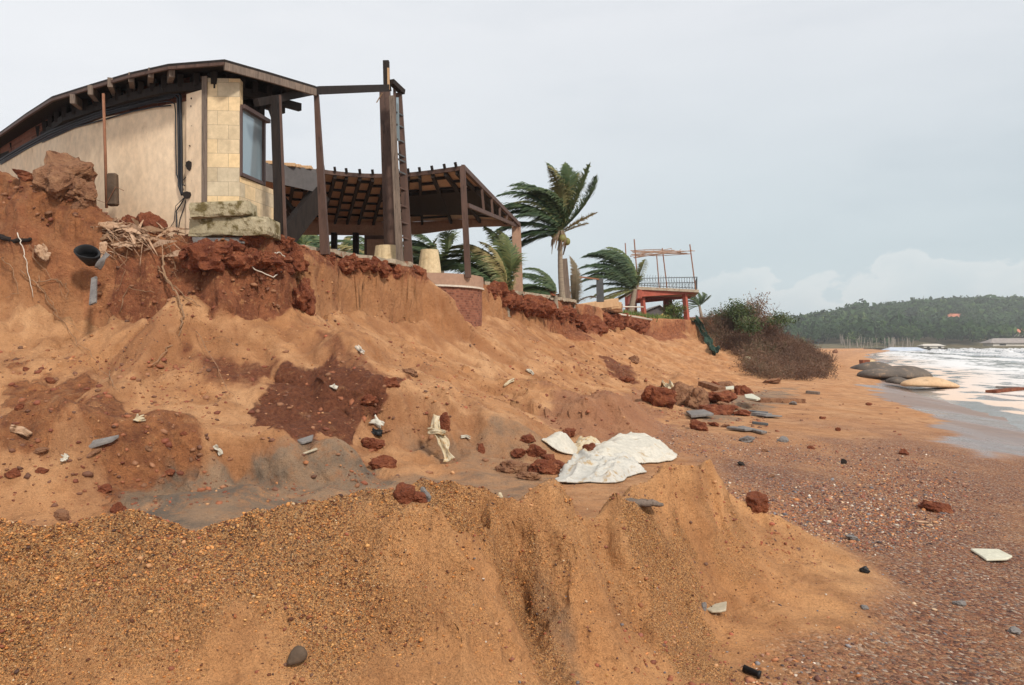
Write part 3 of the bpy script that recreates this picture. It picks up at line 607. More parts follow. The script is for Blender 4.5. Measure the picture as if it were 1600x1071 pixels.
# ================================================================ ROCKS AND LOOSE THINGS
_iv2, _if2 = ico(2); _iv3, _if3 = ico(3)
def rock(c, d, seed, mat, name='rock', label=None, cat='rock', group=None, rz=None, sink=.32, sharp=.32, parent=None, tilt=.25):
    r = random.Random(seed); big = max(d) > .22; v = (_iv3 if big else _iv2).copy(); q = v*1.1+seed*2.31
    nn = fbm3(q[:,0]*1.3, q[:,1]*1.3, q[:,2]*1.3, 3, seed % 97); mm = fbm3(q[:,0]*4, q[:,1]*4, q[:,2]*4, 2, 7)
    # flatten against a few planes so that it reads as broken stone
    for k in range(7):
        nrm = Vector((r.gauss(0,1), r.gauss(0,1), r.gauss(0,1))).normalized(); nrm = np.array(nrm); h = r.uniform(.55,.85)
        dd = v@nrm; v = v-np.maximum(dd-h, 0)[:,None]*nrm*.9
    if big: mm = mm+1.2*np.minimum(0, -np.abs(fbm3(q[:,0]*2.2, q[:,1]*2.2, q[:,2]*2.2, 2, 17))*2+.35)+.6*fbm3(q[:,0]*9, q[:,1]*9, q[:,2]*9, 2, 18)
    v = v*(1+sharp*1.5*nn[:,None]+.12*mm[:,None])
    v = v*np.array(d)/2*1.15
    R = np.array(Euler((r.uniform(-tilt,tilt), r.uniform(-tilt,tilt), r.uniform(0,6.28) if rz is None else rz)).to_matrix())
    v = v@R.T; zmin = v[:,2].min(); c = Vector(c)
    v = v+np.array([c.x, c.y, c.z-zmin-sink*d[2]])
    mb = MB(); mb.np_add(v, _if3 if big else _if2); o = mb.build(name, M[mat] if isinstance(mat, str) else mat, parent, False)
    return tag(o, label, cat, group) if parent is None else o
def rk(px, py, w, h, mat, label, name='rock', cat='rock', seed=None, group=None, **k):
    "rock whose foot is seen at a column and row; w, h its picture size"
    p = hit(px, py); s = p.y/F; return rock(p+Vector((0, w*s*.2, 0)), (w*s, w*s*.75, h*s*1.15), seed or int(px*7+py), mat, name, label, cat, group, rz=k.pop('rz', 0.3*math.sin(px)), **k)
# ================================================================ MATERIALS OF BUILT THINGS
M = {}
M['plaster'] = surf('stained_plaster', (.80,.62,.43), (.72,.53,.35), .9, .85, .15, .006, (.55,.36,.21), .68, (1,1,.7))
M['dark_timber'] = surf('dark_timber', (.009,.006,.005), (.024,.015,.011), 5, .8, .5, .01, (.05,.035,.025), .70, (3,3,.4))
M['brown_steel'] = surf('brown_painted_steel', (.07,.038,.028), (.115,.064,.046), 3, .6, .25, .006, (.04,.02,.014), .62, (2,2,.35))
M['grey_timber'] = surf('weathered_grey_timber', (.13,.10,.08), (.23,.17,.13), 5, .85, .6, .012, (.06,.04,.03), .6, (4,4,.3))
M['tan_timber'] = surf('tan_timber', (.42,.25,.13), (.55,.36,.2), 4, .8, .4, .01, (.2,.11,.06), .66, (3,3,.4))
M['brick'] = None
M['concrete'] = surf('mossy_concrete', (.30,.25,.15), (.42,.36,.24), 2.2, .9, .7, .03, (.12,.09,.035), .55)
M['slab'] = surf('old_floor_concrete', (.30,.24,.17), (.42,.35,.26), 2.5, .92, .7, .03, (.20,.08,.04), .6)
M['laterite'] = surf('laterite', (.14,.035,.017), (.30,.095,.04), 4.5, .95, 1., .06, (.42,.19,.09), .63)
M['brownrock'] = surf('brown_rock', (.20,.085,.045), (.36,.19,.10), 4.5, .95, 1., .05, (.10,.04,.02), .60)
M['greystone'] = surf('grey_stone', (.14,.125,.12), (.24,.22,.20), 6, .8, .5, .02, (.09,.08,.08), .62)
M['cable'] = surf('black_cable', (.012,.013,.017), (.022,.024,.03), 3, .5, .05, .002)
M['ceiling'] = surf('tan_ceiling_board', (.50,.36,.26), (.58,.43,.32), 1.4, .8, .15, .006, (.5,.32,.2), .66)
M['greyfascia'] = surf('grey_painted_fascia', (.075,.068,.068), (.10,.09,.088), 1.5, .6, .1, .004)
M['fascia'] = surf('dusty_brown_fascia', (.32,.19,.13), (.40,.25,.17), 1.3, .75, .15, .006, (.25,.14,.09), .68)
M['frame'] = surf('brown_window_frame', (.075,.045,.04), (.11,.07,.06), 3, .5, .1, .004)
M['cream'] = surf('cream_cloth', (.56,.43,.25), (.64,.50,.31), 2, .9, .2, .01, (.40,.28,.15), .64)
M['rust'] = surf('rusty_iron', (.20,.085,.045), (.30,.14,.08), 8, .85, .4, .004)
M['redpaint'] = surf('worn_red_paint', (.34,.075,.045), (.42,.11,.07), 2, .7, .2, .01, (.16,.05,.03), .62)
M['reddark'] = surf('dark_red_brick_stub', (.15,.04,.03), (.22,.06,.04), 4, .8, .4, .01)
M['iron'] = surf('dark_iron', (.05,.055,.06), (.09,.09,.09), 5, .6, .2, .003)
M['bamboo'] = surf('dry_bamboo', (.28,.17,.12), (.42,.28,.2), 6, .8, .3, .004)
M['pale_pipe'] = surf('pale_plastic_pipe', (.55,.47,.38), (.62,.55,.46), 2, .6, .1, .004)
def brickmat(name, c1, c2, mortar, sc, rw=.5, rh=.25, ms=.02, rot=(0,0,0), rough=.85, bump=.4, w3=None):
    s = NT(name)
    # wrap the courses with the angle of the wall: x is the distance along it
    sp = s.n('ShaderNodeSeparateXYZ'); s.l(s.P, sp.inputs[0]); cb = s.n('ShaderNodeCombineXYZ')
    s.l(s.math('ADD', sp.outputs[0], s.math('MULTIPLY', sp.outputs[1], w3 if w3 else .9)), cb.inputs[0]); s.l(sp.outputs[2], cb.inputs[1])
    b = s.n('ShaderNodeTexBrick'); s.l(cb.outputs[0], b.inputs[0]); b.inputs['Scale'].default_value = sc; b.inputs['Brick Width'].default_value = rw; b.inputs['Row Height'].default_value = rh; b.inputs['Mortar Size'].default_value = ms
    b.inputs['Color1'].default_value = (0,0,0,1); b.inputs['Color2'].default_value = (1,1,1,1); b.inputs['Mortar'].default_value = (.5,.5,.5,1); b.inputs['Bias'].default_value = 0
    v = s.n_sep(b.outputs[0]); col = s.ramp(v, [(0, c1), (.35, tuple((a*1.1+b_*.9)/2 for a, b_ in zip(c1, c2))), (.7, c2), (1, tuple(x*.85 for x in c1))])
    col = s.mix(.5, col, s.mix(1., col, s.ramp(s.noise(7, 6, .65), [(.3, .6), (.7, 1.35)]), 'MULTIPLY'))
    col = s.mix(b.outputs['Fac'], col, mortar)
    h = s.math('SUBTRACT', s.math('MULTIPLY', s.noise(25, 4, .6), .5), b.outputs['Fac'])
    return s.done(col, rough, s.bump(h, bump, .012), .25)
M['brick'] = brickmat('red_brick', (.15,.05,.03), (.30,.115,.065), (.24,.11,.07), 4.0, ms=.03)
M['sandstone'] = brickmat('sandstone_cladding', (.50,.42,.30), (.74,.54,.30), (.26,.21,.15), 2.0, .8, .5, .006, bump=.15)
def glassmat():
    s = NT('window_glass'); s.b.inputs['Base Color'].default_value = (.05,.07,.085,1); s.b.inputs['Roughness'].default_value = .06
    s.b.inputs['Specular IOR Level'].default_value = 1.0; s.b.inputs['Metallic'].default_value = .35
    s.b.inputs['Base Color'].default_value = (.30,.38,.42,1); return s.m
M['glass'] = glassmat()

# ================================================================ ROUND HOUSE ON THE LEFT
def pl(px, Y): return ((px-800)/F*Y, Y)
house = empty('ruined_house', (*pl(318, 14.05), 3.6), 'cream plastered round house with dark eaves standing half undermined above the red bank', 'house')
wp = [(-60,22.5),(0,19.2),(40,17.8),(75,16.9),(120,16.0),(165,15.3),(215,14.85),(262,14.5),(306,14.22)]
W2 = [Vector((*pl(a, b), 0)) for a, b in wp]
def ribbon(mb, pts, z0, z1, th=.15, out=None):
    "vertical wall following a plan line; thickness towards the inside"
    n = len(pts); nr = []
    for i in range(n):
        d = (pts[min(i+1,n-1)]-pts[max(i-1,0)]).normalized(); nr.append(Vector((-d.y, d.x, 0)))
    for i in range(n-1):
        a0 = z0[i] if hasattr(z0, '__len__') else z0; a1 = z0[i+1] if hasattr(z0, '__len__') else z0
        b0 = z1[i] if hasattr(z1, '__len__') else z1; b1 = z1[i+1] if hasattr(z1, '__len__') else z1
        p, q = pts[i], pts[i+1]; pi, qi = p+nr[i]*th, q+nr[i+1]*th
        mb.hexa([Vector((p.x,p.y,a0)), Vector((q.x,q.y,a1)), Vector((qi.x,qi.y,a1)), Vector((pi.x,pi.y,a0))],
                [Vector((p.x,p.y,b0)), Vector((q.x,q.y,b1)), Vector((qi.x,qi.y,b1)), Vector((pi.x,pi.y,b0))])
mb = MB(); ribbon(mb, W2, 3.0, 6.12); mb.build('wall', M['plaster'], house)
W2b = [p+Vector((.02,.10,0)) for p in W2]
mb = MB(); ribbon(mb, W2b, 6.12, 6.62); tag(mb.build('brick_course', M['brick'], house), 'red brick course exposed under the eave')
# corner pier of plaster and grey strip
c0 = at(306,400,14.2); c1 = at(318,400,14.0)
mb = MB(); mb.prism([(c0.x-.19,c0.y+.03,3.3),(c1.x-.03,c1.y-.02,3.3),(c1.x+.03,c1.y+.3,3.3),(c0.x,c0.y+.35,3.3)], (0,0,2.92)); mb.build('corner_pier', M['plaster'], house)
mb = MB(); mb.prism([(c1.x-.028,c1.y-.035,3.35),(c1.x+.075,c1.y-.06,3.35),(c1.x+.08,c1.y+.2,3.35),(c1.x-.02,c1.y+.2,3.35)], (0,0,3.1)); tag(mb.build('corner_strip', M['grey_timber'], house), 'grey weathered strip down the corner')
# sandstone front and return wall
s0 = Vector((*pl(321, 13.96), 0)); s1 = Vector((*pl(374, 14.0), 0)); s2 = Vector((*pl(427, 15.2), 0)); s15 = Vector((*pl(410.5, 14.86), 0))
mb = MB(); ribbon(mb, [s0, s1], 3.3, 6.42, .2); mb.build('stone_wall', M['sandstone'], house)
mb = MB(); ribbon(mb, [s1+Vector((.003,.02,0)), s2], 3.3, 4.70, .2); mb.build('stone_wall', M['sandstone'], house)
fr = MB(); z0, z1 = 4.71, 5.94; a = s1+Vector((.01,.03,0)); b = s15
fr.beam((a.x,a.y,z0+.03),(b.x,b.y,z0+.03),.08,.06); fr.beam((b.x,b.y,z0),(b.x,b.y,z1),.08,.08,(0,1,0)); fr.beam((a.x,a.y,z0),(a.x,a.y,z1),.05,.06,(0,1,0))
fr.beam((a.x,a.y,z1),(b.x+.03,b.y+.12,z1),.16,.07)
wf = fr.build('window', M['frame'], house)
mb = MB(); mb.beam((a.x-.01,a.y,(z0+z1)/2),(b.x-.01,b.y,(z0+z1)/2),.015,z1-z0-.05); tag(mb.build('pane', M['glass'], wf), 'tinted glass pane')
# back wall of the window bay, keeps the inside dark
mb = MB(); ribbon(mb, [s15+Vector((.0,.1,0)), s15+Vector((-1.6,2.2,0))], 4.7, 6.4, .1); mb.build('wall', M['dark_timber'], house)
# roof
ev = [(-80,247,20.6),(0,205,18.1),(40,176,16.75),(80,150,15.55),(140,131,14.85),(200,113,14.2),(262,99,13.8),(350,92,13.55),(420,112,14.2),(493,134,14.95)]
EV = [Vector((*pl(a, c), 0)) for a, b, c in ev]
for v, (a, b, c) in zip(EV, ev): v.z = at(a, b, c).z
cen = Vector((-9.5, 20.5, 6.75))
ro = MB(); n = len(EV); top = [v for v in EV]; inn = [v+(cen-v)*.42+Vector((0,0,.0)) for v in EV]
for i, v in enumerate(inn): v.z = EV[i].z+.12
for i in range(n-1):
    d = Vector((0,0,-.05)); ro.hexa([top[i]+d, top[i+1]+d, inn[i+1]+d, inn[i]+d], [top[i], top[i+1], inn[i+1], inn[i]])
rf = ro.build('roof', M['dark_timber'], house)
fb = MB(); fl = MB()
for i in range(n-1):
    p, q = EV[i]+Vector((0,0,-.055)), EV[i+1]+Vector((0,0,-.055)); hgt = .05 if i < n-3 else .13
    (fl if i < n-3 else fb).beam(p-Vector((0,0,hgt/2)), q-Vector((0,0,hgt/2)), .05, hgt)
tag(fb.build('fascia_board', M['grey_timber'], rf), 'weathered board along the front eave'); tag(fl.build('fascia_board', M['brown_steel'], rf), 'thin dark board along the curved eave')
def evp(t):
    t = t*(n-1); i = min(int(t), n-2); return EV[i].lerp(EV[i+1], t-i)
for k in range(26):
    p = evp(.05+.9*k/25.); q = p+(cen-p)*.40; p = p+(cen-p).normalized()*.1
    rr = MB(); rr.beam(p+(cen-p).normalized()*.35+Vector((0,0,-.19)), q+Vector((0,0,-.04)), .10, .22); rr.build('rafter', M['dark_timber'], rf)
for off, zz in ((.55, -.30), (1.15, -.24)):
    wpn = MB()
    for i in range(n-1):
        p, q = EV[i]+(cen-EV[i]).normalized()*off+Vector((0,0,zz)), EV[i+1]+(cen-EV[i+1]).normalized()*off+Vector((0,0,zz)); wpn.beam(p, q, .1, .14)
    wpn.build('purlin', M['dark_timber'], rf)
# pale rafter tails under the eave
for px, py, Y in ((112,154,15.3),(140,140,15.0),(171,128,14.7),(204,120,14.45),(235,113,14.25),(268,112,14.1)):
    mb = MB(); p = at(px, py, Y-.25); q = p+(cen-p).normalized()*.7; mb.beam(p, q, .09, .17); tag(mb.build('rafter_tail', M['grey_timber'], rf), None)
# cables on the plaster
def cab(pts, r, name='cable', mat='cable', parent=house, lab=None):
    P = [at(a, b, np.interp(a, [w[0] for w in wp]+[322], [w[1] for w in wp]+[14.1])-.05-r) for a, b in pts]
    Q = []
    for i in range(len(P)-1):
        for k in range(4): Q.append(P[i].lerp(P[i+1], k/4))
    Q.append(P[-1]); mb = MB(); mb.tube(Q, r, 6); o = mb.build(name, M[mat], parent, True)
    if lab: tag(o, lab)
    return o
arc = lambda dy, xe, k=0: [(0,249+dy+k),(35,228+dy),(75,206+dy),(115,189+dy),(160,173+dy),(200,162+dy),(240,152+dy),(xe-4,145.5+dy*.8),(xe,149+dy)]
cab(arc(0,281)+[(282,190),(283,240),(283,300),(292,310)], .026)
cab(arc(4,277)+[(278,190),(279,240),(279,290),(284,305)], .022)
cab([(a, b+8) for a, b in arc(0,272)][:-2]+[(264,158),(272,162),(273.5,175),(274,230),(275,272),(280,285),(288,290)], .011)
cab([(65,222),(115,199),(160,187),(205,174),(240,167),(266,164.5)], .014)
cab([(0,255),(30,238),(75,214),(115,196),(160,180),(200,168),(240,158),(270,152)], .016)
cab([(282,285),(290,277),(294,262),(295,256)], .007)
cab([(290,305),(283,318),(275,330),(276,350),(276,362)], .012); cab([(292,306),(287,325),(281,342),(277,368)], .009); cab([(288,308),(274,322),(272,345),(262,362),(240,352)], .006)
for px, py, sx, sz in ((295,259,.10,.15),(302,283,.05,.05),(292,305,.13,.11),(299,154,.03,.03),(301,182,.02,.02),(298,166,.02,.02),(303,220,.02,.02),(301,250,.03,.03),(302,270,.02,.02),(296,228,.02,.02),(300,197,.02,.02)):
    mb = MB(); p = at(px, py, 14.2-.04); mb.prism([p+Vector((math.cos(t)*sx*.6*(1+.2*math.sin(3*t)), -.02, math.sin(t)*sz*.6)) for t in [2*PI*i/8 for i in range(8)]], (0,.03,0))
    tag(mb.build('wall_hole', M['dark_timber'], house), 'dark broken hole in the plaster by the corner')
# footing slabs under the corner
def chunk(name, c, d, rz, mat, label, cat, seed, group=None, rx=0, ry=0, amp=.12, res=5, parent=None, org=None):
    "a broken block: box grid with chipped edges and rough faces"
    import bmesh
    bm = bmesh.new(); bmesh.ops.create_cube(bm, size=1); bmesh.ops.subdivide_edges(bm, edges=bm.edges, cuts=res, use_grid_fill=True)
    R = Euler((rx, ry, rz)).to_matrix(); cc = Vector(c); vs = np.array([v.co[:] for v in bm.verts]); fs = [[w.index for w in f.verts] for f in bm.faces]; bm.free()
    m = min(d); P = vs*np.array(d); e = np.sort(np.abs(vs)*2, axis=1)[:,1]
    q = P/m*.9+seed*3.7
    nn = np.stack([fbm3(q[:,0]*1.4+i*9, q[:,1]*1.4, q[:,2]*1.4, 3, seed+i) for i in range(3)], 1)
    P = P*(1-.045*(e**10)[:,None]*(1+1.2*nn))+nn*m*amp*.8
    P = P@np.array(R).T+np.array(cc); mb = MB(); mb.np_add(P, np.array(fs)) if len(set(map(len, fs))) == 1 else mb.add(P.tolist(), fs)
    o = mb.build(name, M[mat] if isinstance(mat, str) else mat, parent, False)
    if label: tag(o, label, cat, group)
    return o
p = at(350,331,13.55); chunk('concrete_footing', p, (1.0,.6,.26), .05, 'concrete', 'upper mossy concrete footing slab broken off under the stone corner', 'footing', 3, ry=-.06)
p = at(368,359,13.75); chunk('concrete_footing', p, (1.38,.8,.32), -.02, 'concrete', 'lower longer concrete footing slab under the house corner', 'footing', 4, ry=-.03)
p = at(350,379,13.7); chunk('concrete_footing', p, (.9,.6,.1), .02, 'greystone', 'thin grey slab wedged beneath the footing on the red bank', 'slab', 5)
# ================================================================ TIMBER FRAME IN FRONT OF THE PAVILION
fr = empty('timber_frame', at(440,375,14.3), 'tall leaning timber posts joined by a level beam between the house and the brown columns', 'frame')
mb = MB(); mb.beam(at(428,150,14.3), at(439,380,14.3), .12, .12, (0,1,0), .17, .17); tag(mb.build('post', M['dark_timber'], fr), 'dark square post nearest the house')
mb = MB(); mb.beam(at(434,150,14.27)+Vector((.05,-.05,0)), at(443,380,14.27)+Vector((.05,-.05,0)), .03, .05, (0,1,0), .05, .06); mb.build('post_lit_edge', M['brown_steel'], fr)  # brown strip puts the post's lit right side into the colour
mb = MB(); mb.beam(at(421,168,14.3), at(432,200,14.3), .07, .07, (0,1,0)); mb.build('bracket', M['dark_timber'], fr)
mb = MB(); mb.beam(at(494,148,15.8), at(508,398,15.8), .09, .09, (0,1,0), .17, .15); tag(mb.build('post', M['brown_steel'], fr), 'slimmer brown post flaring towards its foot')
mb = MB(); mb.beam(at(400,160,13.9), at(497,141,15.8), .10, .13); mb.beam(at(497,141,15.8), at(608,137,19.1), .10, .16); mb.build('beam', M['dark_timber'], fr)
# ================================================================ BROWN COLUMN CLUSTER
cl = empty('ladder_column', at(615,412,19.3), 'tall cluster of brown and grey columns with ladder rungs rising above everything', 'column')
mb = MB(); mb.beam(at(601,138,19.95), at(611,402,19.95), .25, .22, (0,1,0), .30, .25); tag(mb.build('column', M['brown_steel'], cl), 'broad brown column')
mb = MB(); mb.beam(at(612,150,19.0), at(625,412,19.0), .12, .12, (0,1,0), .16, .14); tag(mb.build('column', M['grey_timber'], cl), 'weathered grey post in front of the brown one')
mb = MB(); mb.beam(at(603,95,19.05), at(604,140,19.05), .14, .14, (0,1,0)); mb.build('top_stub', M['dark_timber'], cl)
mb = MB(); mb.beam(at(606.5,106,19.0), at(607,140,19.0), .05, .05, (0,1,0)); tag(mb.build('splinter', M['tan_timber'], cl), 'pale split face of the stub')
mb = MB(); mb.beam(at(616,128,19.3), at(621,410,19.3), .06, .1, (0,1,0), .06, .1); mb.build('ladder_rail', M['brown_steel'], cl)
mb = MB(); mb.beam(at(623,146,19.5), at(639,416,19.5), .14, .14, (0,1,0), .20, .16); tag(mb.build('column', M['brown_steel'], cl), 'right hand brown column carrying the ladder')
mb = MB(); mb.beam(at(611,127,19.05), at(629,144,19.5), .14, .12); mb.build('top_bracket', M['dark_timber'], cl)
for i, y in enumerate((178,197,220,243,251,270,295,322,348,372)):
    mb = MB(); mb.beam(at(618+(y-130)*.02,y-3,19.3), at(627+(y-130)*.055,y+3,19.45), .035, .035); mb.build('ladder_rung', M['iron' if y < 280 else 'brown_steel'], cl)
mb = MB(); mb.beam(at(620,152,19.32), at(622,220,19.32), .08, .02, (0,1,0)); tag(mb.build('glass_strip', M['glass'], cl), 'grey glass strip caught between the columns')
mb = MB(); mb.beam(at(597,145,19.0), at(588,160,19.0), .02, .02); mb.build('loose_splinter', M['tan_timber'], cl)
# ================================================================ OPEN PAVILION
pv = empty('open_pavilion', at(732,430,21.1), 'open pavilion with wide rafter roof on thin posts behind the round terrace', 'pavilion')
NX = [380,410,440,470,505,540,570,605,640,680,722]; NYp = [252,256,259.5,263.5,269,273,275,275.5,273.5,269,263]; NDp = [20.2,20.6,20.8,21.1,21.4,21.7,21.85,21.85,21.7,21.4,21.1]
fx = lambda nx: float(np.interp(nx, [380,505,540,582,602,654,716,722], [380,482,522,560,583,655,796,806]))
FY = lambda px: float(np.interp(px, [380,487,600,655,735,806], [340,343.5,347,346.5,342,346]))
FD = lambda px: float(np.interp(px, [380,487,600,655,735,806], [28.5,28.9,29.4,29.4,29,29.5]))
def Np(nx): return at(nx, float(np.interp(nx, NX, NYp)), float(np.interp(nx, NX, NDp)))
def Fp(nx): q = fx(nx); return at(q, FY(q), FD(q))
ns = list(np.linspace(380, 722, 19)); cb_ = MB()
for a, b in zip(ns[:-1], ns[1:]):
    u = Vector((0,0,.05)); cb_.hexa([Np(a), Np(b), Fp(b), Fp(a)], [Np(a)+u, Np(b)+u, Fp(b)+u, Fp(a)+u])
rf = cb_.build('roof', M['ceiling'], pv); tag(rf, 'tan boarded ceiling seen from below')
rafs = [440,462,484,505,523,541,562,582,602,622,638,656,676,696,714]
for r in rafs:
    mb = MB(); d = Vector((0,0,-.09)); p, q = Np(r), Fp(r); e = (p-q).normalized()
    mb.beam(p+d+e*.02, q+d, .085, .13); mb.build('rafter', M['dark_timber'], rf)
    if r > 500: mb = MB(); mb.beam(p+e*.1+Vector((0,0,.03)), p+e*.14+Vector((-.02,0,.15)), .06, .05); mb.build('rafter_tip', M['dark_timber'], rf)
for i in range(len(rafs)-1):
    for k in range(5):
        mb = MB(); t = .08+.18*k+(.07 if i % 2 else 0); a, b = Np(rafs[i]).lerp(Fp(rafs[i]), t), Np(rafs[i+1]).lerp(Fp(rafs[i+1]), t)
        mb.beam(a+Vector((0,0,-.045)), b+Vector((0,0,-.045)), .12, .05); mb.build('nogging', M['dark_timber'], rf)
mb = MB(); d = Vector((0,0,-.015)); ps = [(636,.30),(722,.26),(722,.78),(690,.80),(640,.72)]  # dark panel standing in for the shaded black part of the ceiling
mb.prism([Np(a).lerp(Fp(a), t)+d for a, t in ps], (0,0,-.11)); tag(mb.build('ceiling_shade_panel', M['dark_timber'], rf), 'black mat panel put under the boards for the shaded ceiling patch')
mb = MB()
for a, b in zip(ns[6:-1], ns[7:]): mb.beam(Np(a)+Vector((0,-.03,.0)), Np(b)+Vector((0,-.03,.0)), .07, .11)
mb.build('edge_beam', M['brown_steel'], pv)
mb = MB(); ee = [a for a in np.linspace(395, 502, 8)]
for a, b in zip(ee[:-1], ee[1:]):
    h = lambda v: float(np.interp(v, [395,502], [.44,.62])); A, B = Np(a), Np(b); o_ = Vector((0,-.06,.03)); w_ = Vector((0,.05,0))
    mb.hexa([A+o_-Vector((0,0,h(a))), B+o_-Vector((0,0,h(b))), B+o_+w_-Vector((0,0,h(b))), A+o_+w_-Vector((0,0,h(a)))], [A+o_, B+o_, B+o_+w_, A+o_+w_])
tag(mb.build('fascia', M['greyfascia'], pv), 'grey near fascia')
for a, w_ in ((418,.3),(446,.5),(462,.25),(476,.35)):
    p = Np(a)+Vector((0,.1,.05)); chunk('broken_tile', p, (w_,.3,.09), .1, 'tan_timber', None, None, int(a), parent=pv)
mb = MB(); mb.beam(at(500,303,21.5), at(446,372,20.8), .35, .48); tag(mb.build('fallen_beam', M['dark_timber'], pv), 'black diagonal beam leaning from roof to floor')
mb = MB(); mb.beam(at(432,300,21), at(470,345,23.5), .12, .16); mb.beam(at(430,330,21), at(462,352,23.5), .12, .16); mb.build('brace', M['dark_timber'], pv)
mb = MB(); fs_ = np.linspace(468, 806, 16)
for a, b in zip(fs_[:-1], fs_[1:]):
    A, B = at(a, FY(a), FD(a)-.1), at(b, FY(b), FD(b)-.1); hh = lambda v: float(np.interp(v, [468,650,806], [.55,.47,.16]))
    w_ = Vector((0,.08,0)); mb.hexa([A-Vector((0,0,hh(a))), B-Vector((0,0,hh(b))), B+w_-Vector((0,0,hh(b))), A+w_-Vector((0,0,hh(a)))], [A, B, B+w_, A+w_])
tag(mb.build('fascia', M['fascia'], pv), 'dusty brown far fascia')
tr = MB(); t0, t1, b0, b1 = at(723,261,21.05), at(812,352,29.5), at(731,321,21.05), at(808,353,29.4)
tr.beam(t0, t1, .09, .13); tc_ = tr.build('truss_chord', M['brown_steel'], pv)
mb = MB(); mb.beam(b0, b1, .08, .11); mb.build('truss_chord', M['brown_steel'], pv)
for t in (.26,.42,.57,.72,.86):
    mb = MB(); mb.beam(t0.lerp(t1, t), b0.lerp(b1, t), .07, .07, (0,1,0)); mb.build('truss_strut', M['brown_steel'], pv)
mb = MB(); mb.beam(at(722.5,261,21.1), at(731.5,434,21.1), .15, .15, (0,1,0), .16, .16); tag(mb.build('post', M['brown_steel'], pv), 'brown corner post at the terrace')
mb = MB(); mb.beam(at(804,345,29.3), at(808,463,29.3), .22, .2, (0,1,0), .26, .2); mb.beam(at(811,352,29.7), at(815,463,29.7), .12, .2, (0,1,0)); tag(mb.build('post', M['fascia'], pv), 'paired tan posts at the far corner')
for px in (522, 556):
    mb = MB(); mb.beam(at(px,364,29), at(px,400,29), .2, .2, (0,1,0)); mb.build('post', M['dark_timber'], pv)
mb = MB(); mb.prism([at(569,368,28.6), at(600,368,28.6), at(600,415,28.6), at(569,415,28.6)], (0,.1,0)); tag(mb.build('door_panel', M['brown_steel'], pv), 'brown panel below the far fascia')
mb = MB(); mb.prism([at(573,374,28.5), at(600,374,28.5), at(600,412,28.5), at(573,412,28.5)], (0,.05,0)); mb.build('door_leaf', M['fascia'], pv)
# ================================================================ ROUND TERRACE AND TABLES
tc2 = Vector((-2.42, 22.2, 0)); R_ = 1.62
ta = empty('round_terrace', (tc2.x, tc2.y, 3.5), 'round terrace with brown rim and exposed red brick footing on the brink', 'terrace')
def ring(mb, r0, r1, z0, z1, a0=150, a1=385, n=40):
    for i in range(n):
        A = [math.radians(a0+(a1-a0)*k/n) for k in (i, i+1)]; q = []
        for z in (z0, z1):
            for r, a in ((r1, A[0]), (r1, A[1]), (r0, A[1]), (r0, A[0])): q.append((tc2.x+r*math.cos(a), tc2.y+r*math.sin(a), z))
        mb.hexa(q[:4], q[4:])
mb = MB(); ring(mb, R_-.18, R_, 3.32, 3.62); mb.build('rim', M['fascia'], ta)
mb = MB(); ring(mb, R_-.16, R_+.025, 3.27, 3.316); tag(mb.build('trim', M['pale_pipe'], ta), 'thin white trim line')
mb = MB(); ring(mb, R_-.2, R_-.04, 2.2, 3.27); mb.build('footing', M['brick'], ta)
mb = MB(); ring(mb, 0, R_-.18, 3.5, 3.6, 0, 360); mb.build('floor', M['slab'], ta)
def table(px, Y, zb, r0, r1, h, label, seed):
    p = at(px, 500, Y); c = Vector((p.x, p.y, zb)); n, m = 72, 8; vs = []; fs = []
    for j in range(m+1):
        t = j/m; r = r1+(r0-r1)*t**1.2
        for i in range(n):
            a = 2*PI*i/n; k = 1+.07*(1-t*.7)*(abs(math.sin(a*7+seed+.6*math.sin(a*2)))**.7-.5)
            vs.append(c+Vector((math.cos(a)*r*k, math.sin(a)*r*k, h*t)))
    for j in range(m):
        for i in range(n): fs.append((j*n+i, j*n+(i+1) % n, (j+1)*n+(i+1) % n, (j+1)*n+i))
    fs.append(tuple(m*n+i for i in range(n)))
    mb = MB(); mb.add(vs, fs); return tag(mb.build('draped_table', M['cream'], None, False, loc=c), label, 'table', 'draped tables on the terrace')
table(608, 19.5, 3.58, .33, .39, .58, 'wider cream draped table partly behind the grey column', 1)
table(671, 21.2, 3.6, .23, .31, .68, 'smaller cream draped table standing alone on the round terrace', 2)
# ================================================================ UNDERMINED FLOOR SLABS
def ragged(name, line, inner, z, th, mat, label, seed, cat='slab'):
    r = random.Random(seed); P = []
    for (x0, y0), (x1, y1) in zip(line[:-1], line[1:]):
        k = max(2, int(math.hypot(x1-x0, y1-y0)/.13))
        for i in range(k): P.append((x0+(x1-x0)*i/k+r.uniform(-.07,.07), y0+(y1-y0)*i/k+r.uniform(-.07,.07)))
    P += [line[-1]]+inner; vs = []; n = len(P)
    b = MB(); lo = [Vector((x, y, z-th*r.uniform(.6,1.25))) for x, y in P]; up = [Vector((x+r.uniform(-.02,.02), y+r.uniform(-.02,.02), z+r.uniform(-.012,.012))) for x, y in P]
    b.add(lo+up, [tuple(reversed(range(n))), tuple(range(n, 2*n))]+[(i, (i+1) % n, (i+1) % n+n, i+n) for i in range(n)])
    return tag(b.build(name, M[mat]), label, cat)
ragged('floor_slab', [(-4.5,15.2),(-4.0,15.6),(-3.45,16.8),(-2.5,18.5),(-2.3,19.3),(-2.3,20.4)], [(-4.0,21.5),(-6.5,17)], 3.69, .11, 'slab', 'long thin floor slab overhanging the sand below the two leaning posts', 7)
ragged('floor_slab', [(-2.6,19.3),(-2.15,19.9),(-2.1,20.5)], [(-2.7,21)], 3.38, .09, 'slab', 'short broken slab tongue left of the brick terrace footing', 8)
